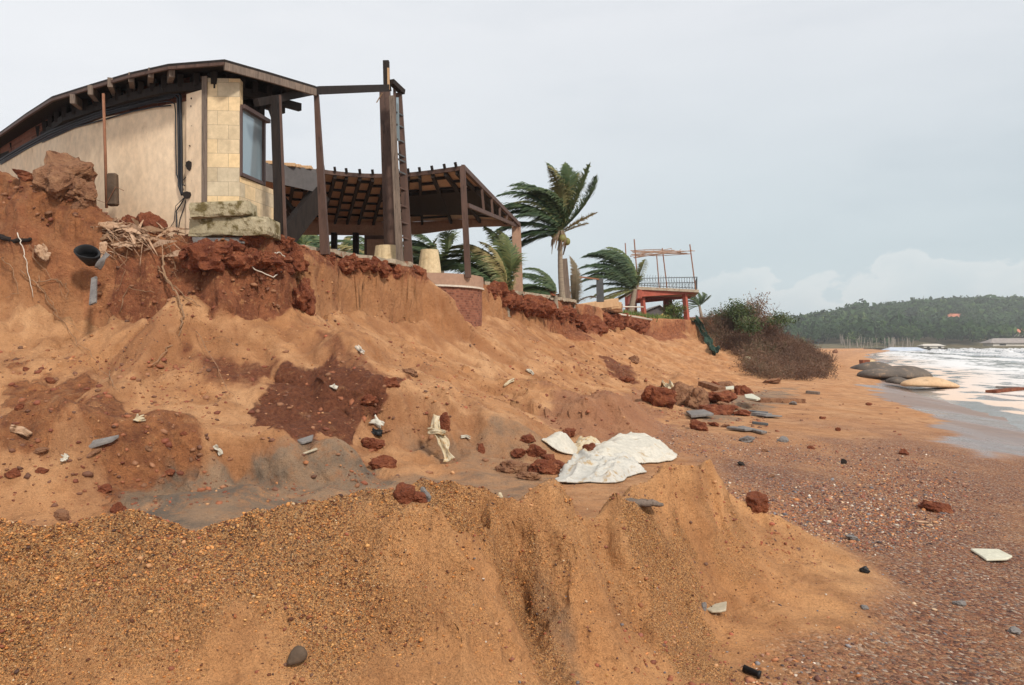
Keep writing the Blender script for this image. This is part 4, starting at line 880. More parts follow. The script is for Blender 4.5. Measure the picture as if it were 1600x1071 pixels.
ragged('floor_slab', [(-.8,24.0),(-.45,26.2),(.2,28.3),(1.35,30.4),(2.75,33.8)], [(1.5,40),(-3,34),(-3,26)], 3.68, .13, 'slab', 'floor slab beneath the far pavilion posts hanging over red earth', 9)
# ================================================================ VEGETATION
def leafmat(name, cols, rough=.55):
    s = NT(name); c = s.ramp(s.attr('shade'), [(i/(len(cols)-1), c) for i, c in enumerate(cols)])
    c = s.mix(.3, c, s.mix(1., c, s.ramp(s.noise(2, 4, .6), [(.3, .6), (.7, 1.4)]), 'MULTIPLY'))
    s.done(c, rough, None, .3); tr = s.n('ShaderNodeBsdfTranslucent'); s.l(c, tr.inputs[0]); mx = s.n('ShaderNodeMixShader'); mx.inputs[0].default_value = .22
    s.l(s.b.outputs[0], mx.inputs[1]); s.l(tr.outputs[0], mx.inputs[2]); s.l(mx.outputs[0], s.o.inputs[0]); return s.m
M['palmleaf'] = leafmat('palm_leaf', [(.035,.065,.030), (.07,.11,.045), (.13,.16,.06), (.26,.24,.09), (.34,.27,.12)])
M['dryleaf'] = leafmat('dry_palm_leaf', [(.14,.12,.08), (.24,.19,.12), (.34,.27,.18)])
M['bark'] = surf('palm_bark', (.22,.17,.125), (.32,.26,.19), 3, .9, .6, .02, (.12,.09,.06), .62, (1,1,6))
def attr_build(name, vs, fs, sh, mat, parent, loc, kind=None):
    V_ = np.array(vs, np.float32)-np.array(loc, np.float32); k = len(fs[0])
    o = np_mesh(name, V_, np.array(fs), mat, False, {'shade': np.array(sh, np.float32)}, kind)
    if parent is not None: o.parent = parent
    else: o.location = loc
    ORG[o.name] = Vector(loc); return o
WIND = Vector((-1, .15, .0))
def frond(vs, fs, sh, base, az, el, length, rnd, wind=.9, grav=.9, leaf=.24, dens=62, tone=.3, wd=None):
    wd = wd or WIND; d = Vector((math.cos(az)*math.cos(el), math.sin(az)*math.cos(el), math.sin(el)))
    p = Vector(base); n = dens; st = length/n; pts = []
    for i in range(n+1):
        pts.append((p.copy(), d.copy())); p = p+d*st; t = i/n
        d = (d+wd*wind*(.35+t)*2.3/n+Vector((0,0,-grav*(.1+t*1.2)*1.9/n))).normalized()
    # rachis
    def quad(a, b, c, e, s0, s1):
        k = len(vs); vs.extend([a, b, c, e]); fs.append((k, k+1, k+2, k+3)); sh.extend([s0, s0, s1, s1])
    for i in range(n):
        (a, da), (b, db) = pts[i], pts[i+1]; w = length*.0085*(1.25-i/n)
        for u in (Vector((0,0,1)), da.cross(Vector((0,0,1))).normalized()):
            quad(a-u*w, a+u*w, b+u*w*.95, b-u*w*.95, .62, .62)
    for i in range(3, n):
        (a, da) = pts[i]; t = i/n; s = da.cross(Vector((0,0,1)))
        if s.length < .1: s = Vector((1,0,0))
        s.normalize(); up = s.cross(da)
        ll = length*leaf*(math.sin(PI*min(1, .12+t*.92))**.6)*rnd.uniform(.85, 1.15)
        for side in (-1, 1):
            for rep in (0, 1):
                q = a+da*st*(.5*rep)
                d0 = (s*side*.95+da*.6+up*.12+Vector((rnd.gauss(0,.08), rnd.gauss(0,.08), rnd.gauss(0,.08)))).normalized()
                d1 = (d0+wd*wind*.75+Vector((0,0,-.45*grav))+Vector((rnd.gauss(0,.16), rnd.gauss(0,.16), rnd.gauss(0,.18)))).normalized()
                d2 = (d1+wd*wind*.55+Vector((0,0,-.55*grav))).normalized()
                w = length*.0085; wv = d0.cross(up).normalized()*w if abs(d0.dot(up)) < .95 else s*w; wv = (wv+up*w*.6)
                m1 = q+d0*ll*.35; m2 = m1+d1*ll*.35; m3 = m2+d2*ll*.30; tn = min(1, max(0, tone+rnd.gauss(0,.10)))
                quad(q-wv*.5, q+wv*.5, m1+wv, m1-wv, tn, tn); quad(m1-wv, m1+wv, m2+wv*.7, m2-wv*.7, tn, tn); quad(m2-wv*.7, m2+wv*.7, m3+wv*.08, m3-wv*.08, tn, tn+.08)
def palm(foot, crown, r0, fronds, label, seed, coconuts=0, mat='palmleaf', group='windswept coconut palms', trunk=True, sag=0, name='coconut_palm'):
    rnd = random.Random(seed); foot, crown = Vector(foot), Vector(crown)
    t = empty(name, foot, label, 'palm tree', group)
    if trunk:
        mb = MB(); P = []; Rr = []; n = 26; h = crown-foot
        for i in range(n+1):
            k = i/n; P.append(foot+h*k+Vector((sag*math.sin(PI*k), 0, 0))); Rr.append(r0*(1-.35*k)*(1+.05*(i % 2))*(1.25 if i == 0 else 1))
        mb.tube(P, Rr, 10); mb.build('trunk', M['bark'], t, True)
    vs, fs, sh = [], [], []
    fronds = list(fronds)+[(f[0]+rnd.gauss(0,.22), f[1]+rnd.gauss(0,.12), f[2]*rnd.uniform(.75,1.0), dict(f[3] if len(f) > 3 else {}, tone=min(.95, (f[3].get('tone', .3) if len(f) > 3 else .3)+rnd.choice((0,.05,.15,.5))))) for i, f in enumerate(fronds) if i % 2 == 0 and mat == 'palmleaf']
    for f in fronds: frond(vs, fs, sh, crown+Vector((rnd.gauss(0,.05), rnd.gauss(0,.05), rnd.uniform(-.1,.15))), *f[:3], rnd, **(f[3] if len(f) > 3 else {}))
    attr_build('crown', vs, fs, sh, M[mat], t, foot)
    for i in range(coconuts):
        mb = MB(); a = rnd.uniform(0, 6.28); p = crown+Vector((math.cos(a)*.28, math.sin(a)*.28, rnd.uniform(-.45,-.05))); v = _iv2*np.array((.13,.13,.16))+np.array(p); mb.np_add(v, _if2)
        mb.build('coconut', M['coconut'], t, True)
    if coconuts:    # dead sheaths hanging under the crown
        mb = MB()
        for i in range(14):
            a = rnd.uniform(0, 6.28); p = crown+Vector((math.cos(a)*.15, math.sin(a)*.15, 0)); mb.tube([p, p+Vector((math.cos(a)*.22, math.sin(a)*.2, -.35)), p+Vector((math.cos(a)*.16-.1, math.sin(a)*.2, -.35-rnd.uniform(.2,.7)))], [.05,.04,.01], 5)
        mb.build('dead_sheath', M['dryhusk'], t)
    return t
M['coconut'] = surf('green_coconut', (.14,.15,.04), (.22,.18,.06), 4, .5, .1, .003)
M['dryhusk'] = surf('dry_sheath', (.14,.09,.055), (.24,.17,.11), 8, .9, .4, .01)
R = math.radians
def D(a, e, l, **k): return (R(a), R(e), l, k)
c = at(876, 362, 33); c.y = 33; s_ = 33/F
fr_ = [D(170,38,3.1,tone=.15),D(150,55,3.3,tone=.1),D(120,70,3.2,tone=.15),D(100,80,3.2,tone=.2),D(200,62,3.4,tone=.1),D(215,78,3.3,tone=.15),D(240,72,3.1,tone=.25),D(185,50,3.4,tone=.15),
       D(175,18,2.9,tone=.1),D(195,24,3.0,tone=.05),D(165,8,2.8,tone=.05),D(205,2,2.6,tone=.0),D(180,-8,2.4,tone=.05),D(150,-14,2.2,tone=.05),
       D(20,72,3.2,tone=.3,wind=.35),D(350,62,3.2,tone=.35,wind=.25,grav=.5),D(330,76,3.2,tone=.3,wind=.5),D(5,42,2.9,tone=.2,wind=.3,grav=-.4),D(355,28,1.7,tone=.85,wind=.3,grav=.3),D(225,30,2.7,tone=.1),D(280,60,2.6,tone=.25),D(90,40,2.6,tone=.2)]
palm(at(879,470,33), c, .13, fr_, 'tallest palm, bare trunk and crown streaming left against the sky, with coconuts', 1, 7, sag=-.05)
c = at(868,462,31)
palm(c-Vector((0,0,.5)), c, .12, [D(172,40,1.9,tone=.2),D(165,60,2.0,tone=.25),D(185,22,1.9,tone=.2),D(150,75,1.9,tone=.3),D(190,5,1.7,tone=.1),D(175,52,2.2,tone=.15),D(160,30,2.1,tone=.2),D(120,65,1.6,tone=.3)], 'low young palm with fronds swept left, at the foot of the tallest palm', 2)
c = at(897,476,34)
palm(c-Vector((0,0,.6)), c, .08, [D(45,74,2.4,tone=.4,wind=.35,grav=.55,leaf=.13),D(60,55,1.4,tone=.7,wind=.4),D(20,35,1.3,tone=.6,wind=.2)], 'thin dried palm frond arching up behind the concrete posts', 3, mat='dryleaf', name='dry_palm')
c = at(992,452,52); 
palm(at(985,492,52), c, .22, [D(170,62,4.0,tone=.15),D(160,78,4.2,tone=.2),D(185,46,4.1,tone=.1),D(195,32,3.9,tone=.1),D(175,20,3.5,tone=.2),D(150,86,4.2,tone=.2),D(200,72,4.4,tone=.1),D(180,4,3.1,tone=.5),D(210,86,4.1,tone=.2),D(100,82,3.5,tone=.3),D(190,54,4.5,tone=.05),D(165,34,4.2,tone=.15),D(40,86,3.9,tone=.4,wind=.8),D(20,62,2.4,tone=.7,wind=.3),D(170,-13,3.1,tone=.7),D(200,-18,2.6,tone=.6),D(150,-28,2.4,tone=.8),D(178,70,4.6,tone=.12)], 'bushy low palm with brown lower fronds touching the raised red deck', 4)
c = at(790,468,27)
palm(c-Vector((0,0,.6)), c, .16, [D(165,52,3.1,tone=.3),D(160,64,3.3,tone=.35),D(175,38,3.0,tone=.25),D(150,72,3.2,tone=.3),D(190,60,3.2,tone=.2),D(185,28,2.8,tone=.25),D(200,75,3.0,tone=.4),D(140,82,3.0,tone=.45),D(170,80,3.1,tone=.55),D(175,15,2.6,tone=.3),D(30,80,2.9,tone=.4,wind=.5),D(20,76,2.6,tone=.5,wind=.45)], 'broad palm arching behind the far pavilion post', 5)
for i, (px, py, Y, n, lab) in enumerate([(690,420,31,11,'palm behind the small draped table'),(596,420,33,9,'palm behind the brown door panel of the pavilion'),(520,410,34,10,'palm seen between leaning brown post and the thin black posts'),(470,405,31,9,'dense green palm seen under the black fallen beam'),(640,425,36,8,'palm glimpsed through the ladder column')]):
    c = at(px, py, Y); r = random.Random(40+i)
    palm(c-Vector((0,0,1.0)), c, .15, [D(r.uniform(120,220), r.uniform(5,80), r.uniform(2.2,3.2), tone=r.uniform(.1,.5)) for k in range(n)]+[D(r.uniform(-30,60), r.uniform(40,80), 2.2, tone=.4, wind=.7)], lab, 50+i)
c = at(1093,478,95)
palm(at(1097,500,95), c, .2, [D(r_, e_, 2.6, tone=.25, leaf=.2) for r_, e_ in ((170,40),(180,20),(190,0),(160,60),(150,80),(30,70),(20,45),(175,-20),(185,55))], 'small distant palm right of the raised red deck', 60)
# leafy shrubs: each is stems plus thousands of leaf faces in clumps
def shrub(px, py, Y, w, h, label, seed, cols='bush', n=2600, cat='bush', ls=.07, name='leafy_bush', group=None, zf=None):
    r = np.random.default_rng(seed); f = at(px, py, Y)
    t = empty(name, f, label, cat, group); mb = MB(); rr = random.Random(seed)
    for k in range(7):
        a = rr.uniform(0, 6.28); e = f+Vector((math.cos(a)*w*.3, math.sin(a)*w*.3, h*rr.uniform(.5,.85))); mb.tube([f, f.lerp(e, .5)+Vector((0,0,h*.08)), e], [.035*w/2, .02*w/2, .006], 5)
    mb.build('stems', M['bark'], t)
    nc = 26; cc = r.normal(size=(nc,3)); cc /= np.linalg.norm(cc, axis=1)[:,None]; cc *= r.uniform(.35,1,(nc,1)); cc[:,2] = np.abs(cc[:,2])*.9
    cc = cc*np.array((w*.42, w*.42, h*.75))+np.array((f.x, f.y, f.z+h*.12)); ci = r.integers(0, nc, n)
    P = cc[ci]+r.normal(size=(n,3))*np.array((w*.11, w*.11, h*.12)); a = r.normal(size=(n,3)); a /= np.linalg.norm(a, axis=1)[:,None]; b = np.cross(a, r.normal(size=(n,3))); b /= np.linalg.norm(b, axis=1)[:,None]
    s = ls*r.uniform(.6,1.4,(n,1)); q = np.stack([P-a*s, P+b*s*.5, P+a*s, P-b*s*.5], 1).reshape(-1,3)
    sh = np.repeat(np.clip(r.uniform(0,1,nc)[ci]*.7+r.normal(0,.15,n)+.15, 0, 1), 4)
    attr_build('foliage', q, np.arange(4*n).reshape(n,4), sh, M[cols], t, f); return t
M['bush'] = leafmat('bush_leaf', [(.035,.055,.02), (.07,.10,.03), (.13,.15,.05)])
M['brightbush'] = leafmat('bright_leaf', [(.06,.11,.02), (.12,.17,.04), (.2,.22,.06)])
M['twig'] = leafmat('dry_twig', [(.09,.045,.028), (.19,.10,.06), (.27,.17,.11), (.11,.12,.045)])
shrub(1054,497,58,1.9,1.3,'bright green rounded bush left of the front deck column',70,'brightbush',1500)
shrub(1158,502,56,2.6,2.0,'round dark green bush left on top of the brown scrub',71,'bush',2600)
shrub(1182,502,56,2.6,2.5,'taller grey twiggy bush on top of the brown scrub',72,'twig',1400)
shrub(1128,506,60,3.0,1.5,'low green bush between the distant palm and the scrub',73,'bush',1800)
shrub(1213,509,58,2.8,1.4,'small green bush at the right end of the scrub top',74,'bush',1200)
shrub(1172,520,53,2.2,1.4,'lone green bush amid the brown scrub below the round bush',75,'bush',1300)
# the tangled brown scrub covering the slope: one mass
rs = np.random.default_rng(8); PT = []
reg = [(1104,514),(1140,507),(1195,509),(1240,524),(1280,550),(1300,578),(1290,592),(1235,598),(1190,596),(1160,560),(1125,545)]
def inpoly(n):
    o = []
    while len(o) < n:
        a, b = rs.uniform(1100,1310), rs.uniform(498,600)
        if inside(np.array([a]), np.array([b]), reg)[0]: o.append((a, b))
    return o
segA, segB, segR, segS, lfP, lfS = [], [], [], [], [], []
for px, py in inpoly(640):
    b = hit(px, py, 30); 
    if b.y > 72 or b.y < 33:
        b = Vector(((px-800)/F*70, rs.uniform(60,69), 0)); b.x = (px-800)/F*b.y; b.z = ground(b.x, b.y)
    k = b.y/60
    tone = float(np.clip(.5+.6*noise2(np.array([px*.035]), np.array([py*.05]), 6)[0]+rs.normal(0,.15), 0, 1)); big = rs.uniform(.7,1.3)*(.85+.45*float(noise2(np.array([px*.05]), np.array([py*.07]), 5)[0]))
    for j in range(9):
        p = np.array(b)+rs.normal(0,.25,3)*np.array((1,1,.2)); d = np.array((rs.normal(-.25,.6), rs.normal(-.1,.5), rs.uniform(.5,1.1))); d /= np.linalg.norm(d)
        L_ = rs.uniform(.5,1.15)*big; m = 5; rad = .018*k
        for i in range(m):
            q = p+d*L_/m; segA.append(p); segB.append(q); segR.append(rad*(1-i/m*.75)); segS.append(tone)
            if i > 1:
                for z in range(3):
                    e = d+rs.normal(0,.75,3); e /= np.linalg.norm(e); q2 = p+e*L_*rs.uniform(.15,.4); segA.append(p); segB.append(q2); segR.append(rad*.5); segS.append(tone+.1)
                    if rs.uniform() < .55: lfP.append(q2+rs.normal(0,.08,3)); lfS.append(tone)
            p = q; d = d+rs.normal(0,.28,3)+np.array((-.05,0,-.05)); d /= np.linalg.norm(d)
A = np.array(segA); B = np.array(segB); rr_ = np.array(segR)[:,None]; d = B-A; d /= np.linalg.norm(d, axis=1)[:,None]; u = np.cross(d, (0,0,1.)); u /= np.linalg.norm(u, axis=1)[:,None]+1e-9; w = np.cross(u, d)
vv = []; 
for k in range(3):
    a = 2*PI*k/3; o_ = (u*math.cos(a)+w*math.sin(a)); vv.append(A+o_*rr_); vv.append(B+o_*rr_*.6)
vv = np.stack(vv, 1); n = len(A); base = (np.arange(n)*6)[:,None]
FQs = np.concatenate([base+np.array([[0,2,3,1]]), base+np.array([[2,4,5,3]]), base+np.array([[4,0,1,5]])])
lp = np.array(lfP); m = len(lp); a = rs.normal(size=(m,3)); a /= np.linalg.norm(a, axis=1)[:,None]; b = np.cross(a, rs.normal(size=(m,3))); b /= np.linalg.norm(b, axis=1)[:,None]
q = np.stack([lp-a*.055, lp+b*.03, lp+a*.055, lp-b*.03], 1).reshape(-1,3)
o = np_mesh('scrub', np.r_[vv.reshape(-1,3), q], np.r_[FQs, np.arange(4*m).reshape(m,4)+6*n], M['twig'], False, {'shade': np.clip(np.r_[np.repeat(segS, 6), np.repeat(np.array(lfS)*.6, 4)], 0, 1)}, 'stuff')
tag(o, 'tangled brown leafless scrub covering the end of the sandy bluff', 'scrub')
# rough grass along the brink under the deck
gp = []
for k in range(2600):
    px = rs.uniform(960,1120); Y = float(np.interp(px, [960,1010,1080,1120], [47,54,62,70]))+rs.uniform(-2.5,3); x = (px-800)/F*Y; gp.append((x, Y))
gp = np.array(gp); gz_ = H(gp[:,0], gp[:,1]); n = len(gp); h_ = rs.uniform(.12,.4,n); an = rs.uniform(0,PI,n); dx = np.cos(an)*.03; dy = np.sin(an)*.03; le = rs.normal(-.1,.08,n)
q = np.stack([np.c_[gp[:,0]-dx, gp[:,1]-dy, gz_-.03], np.c_[gp[:,0]+dx, gp[:,1]+dy, gz_-.03], np.c_[gp[:,0]+dx*.2+le, gp[:,1], gz_+h_], np.c_[gp[:,0]-dx*.2+le, gp[:,1], gz_+h_]], 1).reshape(-1,3)
o = np_mesh('brink_grass', q, np.arange(4*n).reshape(n,4), M['brightbush'], False, {'shade': np.repeat(rs.uniform(0,1,n), 4)}, 'stuff'); tag(o, 'thin rough grass along the brink below the red deck', 'grass')
# ================================================================ RAISED DECK
dk = empty('raised_deck', at(1075,504,60), 'red concrete deck on tall red columns with iron railing and bamboo roof frame', 'deck')
def P3(px, py, Y): return at(px, py, Y)
A0, A1, A2, A3 = P3(996,448,55), P3(1092,447,58), P3(1086,449,63), P3(978,453,64)
mb = MB(); zt = A0.z; th = .20
pl4 = [Vector((v.x, v.y, zt)) for v in (A0, A1, A2, A3)]
mb.prism([v-Vector((0,0,th)) for v in pl4], (0,0,th)); tag(mb.build('floor', M['slab'], dk), 'floor slab')
mb = MB(); e0, e1 = pl4[0]+Vector((.05,.15,-th)), pl4[1]+Vector((-.35,.15,-th)); f0, f1 = pl4[3]+Vector((.1,-.2,-th)), pl4[2]+Vector((-.35,-.2,-th))
mb.hexa([e0-Vector((0,0,.5)), e1-Vector((0,0,.08)), e1+Vector((0,.3,-.08)), e0+Vector((0,.3,-.5))], [e0, e1, e1+Vector((0,.3,0)), e0+Vector((0,.3,0))])
mb.build('beam', M['redpaint'], dk)
mb = MB(); mb.hexa([f0-Vector((0,0,.55)), f1-Vector((0,0,.12)), f1+Vector((0,.3,-.12)), f0+Vector((0,.3,-.55))], [f0, f1, f1+Vector((0,.3,0)), f0+Vector((0,.3,0))]); mb.build('beam', M['redpaint'], dk)
mb = MB(); mb.beam(e0+Vector((.15,0,-.3)), f0+Vector((.15,0,-.3)), .3, .6); mb.build('beam', M['redpaint'], dk)
for (x0, y0, x1, y1, Y, w_) in ((1069,452,1074,508,58,.19),(1003,455,1007,500,56,.17),(991,457,993,500,62,.16),(979,458,981,496,64,.15)):
    mb = MB(); a = at(x0, y0, Y); b = at(x1, y1, Y); b.z = min(b.z, 3.5); mb.tube([a, b], [w_, w_*1.15], 4 if Y < 60 else 8, True); mb.build('column', M['redpaint'], dk)
# railing: verticals and scrolls between two rails
def rail(a, b, n, slope0=0):
    mb = MB(); up = Vector((0,0,.92)); r = random.Random(n)
    mb.beam(a+up+Vector((0,0,slope0)), b+up, .05, .05); o = mb.build('railing', M['iron'], dk); mb = MB(); mb.beam(a+Vector((0,0,.1)), b+Vector((0,0,.1)), .04, .04); mb.build('lower_rail', M['iron'], o)
    for i in range(n+1):
        mb = MB(); p = a.lerp(b, i/n); q = a.lerp(b, min(1,(i+.5)/n)); mb.beam(p+Vector((0,0,.05)), p+up*(.95)+Vector((0,0,slope0*(1-i/n))), .022, .022, (0,1,0)); mb.build('baluster', M['iron'], o)
        if i < n and n > 10: mb = MB(); s_ = [p.lerp(q, .5+.5*math.sin(t*PI*2))+Vector((0,0,.12+t*.75)) for t in np.linspace(0,1,9)]; mb.tube(s_, .012, 4); mb.build('scroll', M['iron'], o)
rail(pl4[0]+Vector((.1,.1,0)), pl4[1]+Vector((-.1,.1,0)), 22, -.35); rail(pl4[1]+Vector((-.1,.1,0)), pl4[2], 8); rail(pl4[3], pl4[2], 22); rail(pl4[0]+Vector((.1,.1,0)), pl4[3], 8)
for (x0, y0, x1, y1, Y) in ((991,374,997,447,55),(1078,382,1087,447,58),(1035,388,1043,447,60),(1026,397,1031,447,63),(977,380,982,450,64)):
    mb = MB(); b = at(x1, y1, Y); b.z = zt; mb.tube([at(x0, y0, Y), b], .045, 6); mb.build('pole', M['rust'], dk)
r = random.Random(3)
for i in range(15):
    t = i/14; a = at(984+r.uniform(0,8), 391+r.uniform(0,13), 56+r.uniform(0,7)); b = at(1042+r.uniform(-8,44), 391+r.uniform(-3,6), 56+r.uniform(0,6)); mb = MB()
    mb.tube([a, a.lerp(b, .5)+Vector((0,0,r.uniform(-.1,.1))), b], .028, 5); mb.build('bamboo_cane', M['bamboo'], dk)
for i in range(5):
    a = at(1000+i*15, 400-i*1.5, 56); b = at(1008+i*14, 390, 63); mb = MB(); mb.tube([a, b], .025, 5); mb.build('bamboo_cane', M['bamboo'], dk)
# ================================================================ THINGS ON THE BRINK
def post(px0, py0, px1, py1, Y, w_, mat, name, label, cat='post', group=None, cap=False):
    mb = MB(); mb.beam(at(px1,py1,Y), at(px0,py0,Y), w_, w_, (0,1,0), w_*.9, w_*.9); return tag(mb.build(name, M[mat]), label, cat, group)
post(880,405,885,472,34,.36,'grey_timber','concrete_post','tall weathered grey post at the brink in front of the tallest palm')
post(896,430,899,474,35,.30,'iron','concrete_post','dark grey post joined by a thin rail to its neighbour, left one')
post(937,436,938,472,37,.32,'iron','concrete_post','dark grey post at the right end of the thin rail')
mb = MB(); mb.beam(at(900,432,35), at(938,437,37), .05, .06); tag(mb.build('rail', M['rust']), 'thin rusty rail spanning two dark grey posts', 'rail')
post(1043,467,1044,492,62,.65,'reddark','brick_stub','dark red square brick stub under the deck', 'pillar')
p = at(1100,503,70); chunk('brick_wall_stub', p, (2.6,.5,.8), 0, 'reddark', 'low dark red wall stub right of the front deck column', 'wall', 81)
# fallen beam, pipes
mb = MB(); a, b = at(903,481,38.5), at(962,473,40); mb.beam(a, b, .5, .32, (0,0,1), .5, .42); tag(mb.build('fallen_beam', M['tan_timber'], bevel=.02), 'broken tan concrete beam lying on the brink', 'beam')
p = at(955,482,42); chunk('broken_block', p, (1.0,.7,.5), .3, 'brownrock', 'reddish broken block at the end of the fallen tan beam', 'block', 82)
p = at(962,478,41); chunk('broken_block', p, (.55,.5,.36), .1, 'tan_timber', 'tan broken block beside the reddish one on the brink', 'block', 83)
mb = MB(); mb.tube([at(917,486,39.5), at(960,490,43), at(1018,500,47)], .055, 8); tag(mb.build('pipe', M['pale_pipe'], None, True), 'long pale pipe lying along the brink below the fallen beam', 'pipe')
mb = MB(); mb.tube([at(958,479.5,44), at(1005,480,46)], .04, 8); tag(mb.build('pipe', M['pale_pipe'], None, True), 'short pale pipe level with the left deck column', 'pipe')
mb = MB(); mb.prism([at(845,466,33), at(892,472,36), at(892,456,36), at(868,460,34)], (0,.3,0)); tag(mb.build('broken_wall', M['fascia']), 'low sloping brown wall remnant beside the weathered grey post', 'wall')
o = rock(Vector((.6,31.8,3.6)), (2.4,1.4,.75), 91, 'laterite', 'earth_heap', 'small red earth heap right of the far pavilion posts', 'earth heap', sharp=.1)
mb = MB(); mb.prism([at(783,455,28.5), at(796,455,28.5), at(796,430,28.5), at(788,432,28.5)], (0,.1,0)); tag(mb.build('low_wall', M['cream']), 'small cream wall piece behind the far pavilion post', 'wall')
# grey roofed house beyond
gh = empty('grey_house', at(1028,497,78), 'low house with grey sheet roof and yellow gable under the deck', 'house')
mb = MB(); a, b, c_ = at(1004,483,76), at(1031,477,76), at(1048,490,76); w_ = Vector((0,6,0))
mb.hexa([at(990,494,76), at(1031,477.5,76), at(1031,477.5,76)+w_, at(990,494,76)+w_], [at(990,493,76), at(1031,476.5,76), at(1031,476.5,76)+w_, at(990,493,76)+w_]); mb.hexa([at(1031,477.5,76), at(1050,492,76), at(1050,492,76)+w_, at(1031,477.5,76)+w_], [at(1031,476.5,76), at(1050,491,76), at(1050,491,76)+w_, at(1031,476.5,76)+w_])
mb.build('roof', M['greyroof'] if 'greyroof' in M else M['greystone'], gh)
mb = MB(); mb.prism([at(1008,500,76.3), at(1046,500,76.3), at(1046,490,76.3), at(1031,479,76.3), at(1008,488,76.3)], (0,5,0)); tag(mb.build('wall', M['greyfascia'], gh), 'grey gable wall')
mb = MB(); mb.prism([at(1026,496,76.2), at(1046,496,76.2), at(1046,490,76.2), at(1036,490,76.2)], (0,.1,0)); tag(mb.build('gable_trim', surf('yellow_board', (.5,.35,.1), (.55,.4,.14), 3), gh), 'yellow board')
# dark green netting: a heap by the column and a strip hanging down the face
def cloth(name, pts, width, mat, label, cat, seed=0, fold=.12, n=40, m=10, wd=(0,1,0), thick=.012, tp=1.0, sit=None):
    "strip of cloth along a line, with folds"
    pts = [Vector(p) for p in pts]; r = random.Random(seed); vs = []; fs = []; L_ = [0]
    for a, b in zip(pts[:-1], pts[1:]): L_.append(L_[-1]+(b-a).length)
    g = np.linspace(0, 1, n+1); P = np.stack([np.interp(g*L_[-1], L_, [p[k] for p in pts]) for k in range(3)], 1)
    for _ in range(3): P[1:-1] = (P[:-2]+2*P[1:-1]+P[2:])/4
    for i in range(n+1):
        d = Vector(P[min(i+1,n)]-P[max(i-1,0)]).normalized(); s_ = Vector(wd); s_ = (s_-d*s_.dot(d)).normalized(); u = s_.cross(d)
        wi = width*(1+.25*math.sin(i*.35+seed))*(1-(1-tp)*i/n)
        for j in range(m+1):
            v = j/m-.5; q = Vector(P[i])+s_*v*wi*(.8+.2*math.cos(i*.5+seed)); ff = fold*(float(noise2(np.array([v*5+seed]), np.array([i*.16]))[0])+.5*float(noise2(np.array([v*11+seed]), np.array([i*.3+9]))[0]))
            vs.append(q+u*ff)
    for i in range(n):
        for j in range(m): fs.append((i*(m+1)+j, i*(m+1)+j+1, (i+1)*(m+1)+j+1, (i+1)*(m+1)+j))
    mb = MB(); mb.add(vs, fs); o = mb.build(name, M[mat], None, True); md = o.modifiers.new('th', 'SOLIDIFY'); md.thickness = thick
    return tag(o, label, cat)
M['net'] = surf('dark_green_net', (.012,.035,.022), (.03,.06,.04), 6, .7, .5, .01)
M['white'] = surf('dirty_white_sack', (.50,.46,.38), (.60,.56,.47), 2.5, .7, .35, .008, (.42,.30,.16), .68)
M['rag'] = surf('stained_rag', (.48,.39,.25), (.58,.50,.36), 6, .85, .4, .006, (.40,.22,.07), .58)
def onface(pts, lift=.05, near=1.3): return [hit(a, b, near)+Vector((0,-lift*.7,lift)) for a, b in pts]
cloth('green_netting', onface([(1083,504),(1092,516),(1100,528),(1110,545),(1119,556)], .2, 25), .55, 'net', 'dark green netting strip hanging down the sand face below the deck', 'netting', 1, .25, wd=(1,0,0))
cloth('green_netting', [at(1048,489,61), at(1058,496,60.5), at(1070,502,60)], 1.4, 'net', 'dark green netting heaped against the front deck column', 'netting', 2, .35)
# ================================================================ SEA
def sea_mat():
    s = NT('sea_water'); foam = s.attr('foam'); n = s.noise(.9, 7, .65, s.map((1,.45,1))); n2 = s.noise(7, 5, .6)
    f = s.ramp(s.math('ADD', foam, s.math('MULTIPLY_ADD', n, 1.1, -.55)), [(.40, 0.), (.52, 1.)])
    w = s.mix(s.ramp(n, [(.35, 0.), (.65, 1.)]), (.24,.21,.18), (.30,.29,.28))
    nearc = s.mix(s.attr('tan'), (.74,.74,.73), (.72,.50,.34))
    col = s.mix(f, w, s.mix(s.ramp(n2, [(.35, 0.), (.7, 1.)]), nearc, s.mix(1., nearc, (.86,.84,.84), 'MULTIPLY')))
    return s.done(col, s.math('MULTIPLY_ADD', f, .75, .08), s.bump(s.math('ADD', s.math('MULTIPLY', n2, .4), n), .35, .1), .5)
ny_, nx_ = 520, 420
yv = np.exp(np.linspace(math.log(13), math.log(1500), ny_)); uv = np.linspace(-.12, 1, nx_)
SY = np.repeat(yv[:,None], nx_, 1); sx0 = shoreX(SY); SX = sx0+uv[None,:]*np.abs(uv[None,:])**.8*np.maximum(SY*1.1, 26)
SX = SX.ravel(); SY = SY.ravel(); off = (SX-shoreX(SY))
wv = off+.35*SY*0+3*fbm2(SX/22, SY/22, 3, 201)
amp = sstep(2, 22, off)*np.clip(.10+.8*sstep(8,60,off), 0, .85)
ph = wv/11.5+SY*.004
sw = np.maximum(0, np.sin(2*PI*ph))**2.2
SZ = -.575+.018*fbm2(SX*.8, SY*.8, 3, 203)+amp*(sw*1.6)*(1+.5*fbm2(SX/8, SY/14, 3, 202))+.07*fbm2(SX/1.6, SY/2.4, 3, 204)*sstep(3,12,off)
SZ = SZ-.03*sstep(1.2, -.8, off)
lace = fbm2(SX/1.3, SY/2.2, 4, 205)
foam = -.05+.55*sstep(.2,.5,sw)*sstep(5,14,off)+.75*np.exp(-((off-1.9-1.8*fbm2(SY/3.5, SY*0, 3, 206))/1.0)**2)+.62*sstep(2.2,4,off)*sstep(30,8,off)+.12*sstep(8,30,off)+.42*lace
foam = foam*sstep(-.2,.4,off+.5*fbm2(SY/2.5,SX/2.5,3,207))
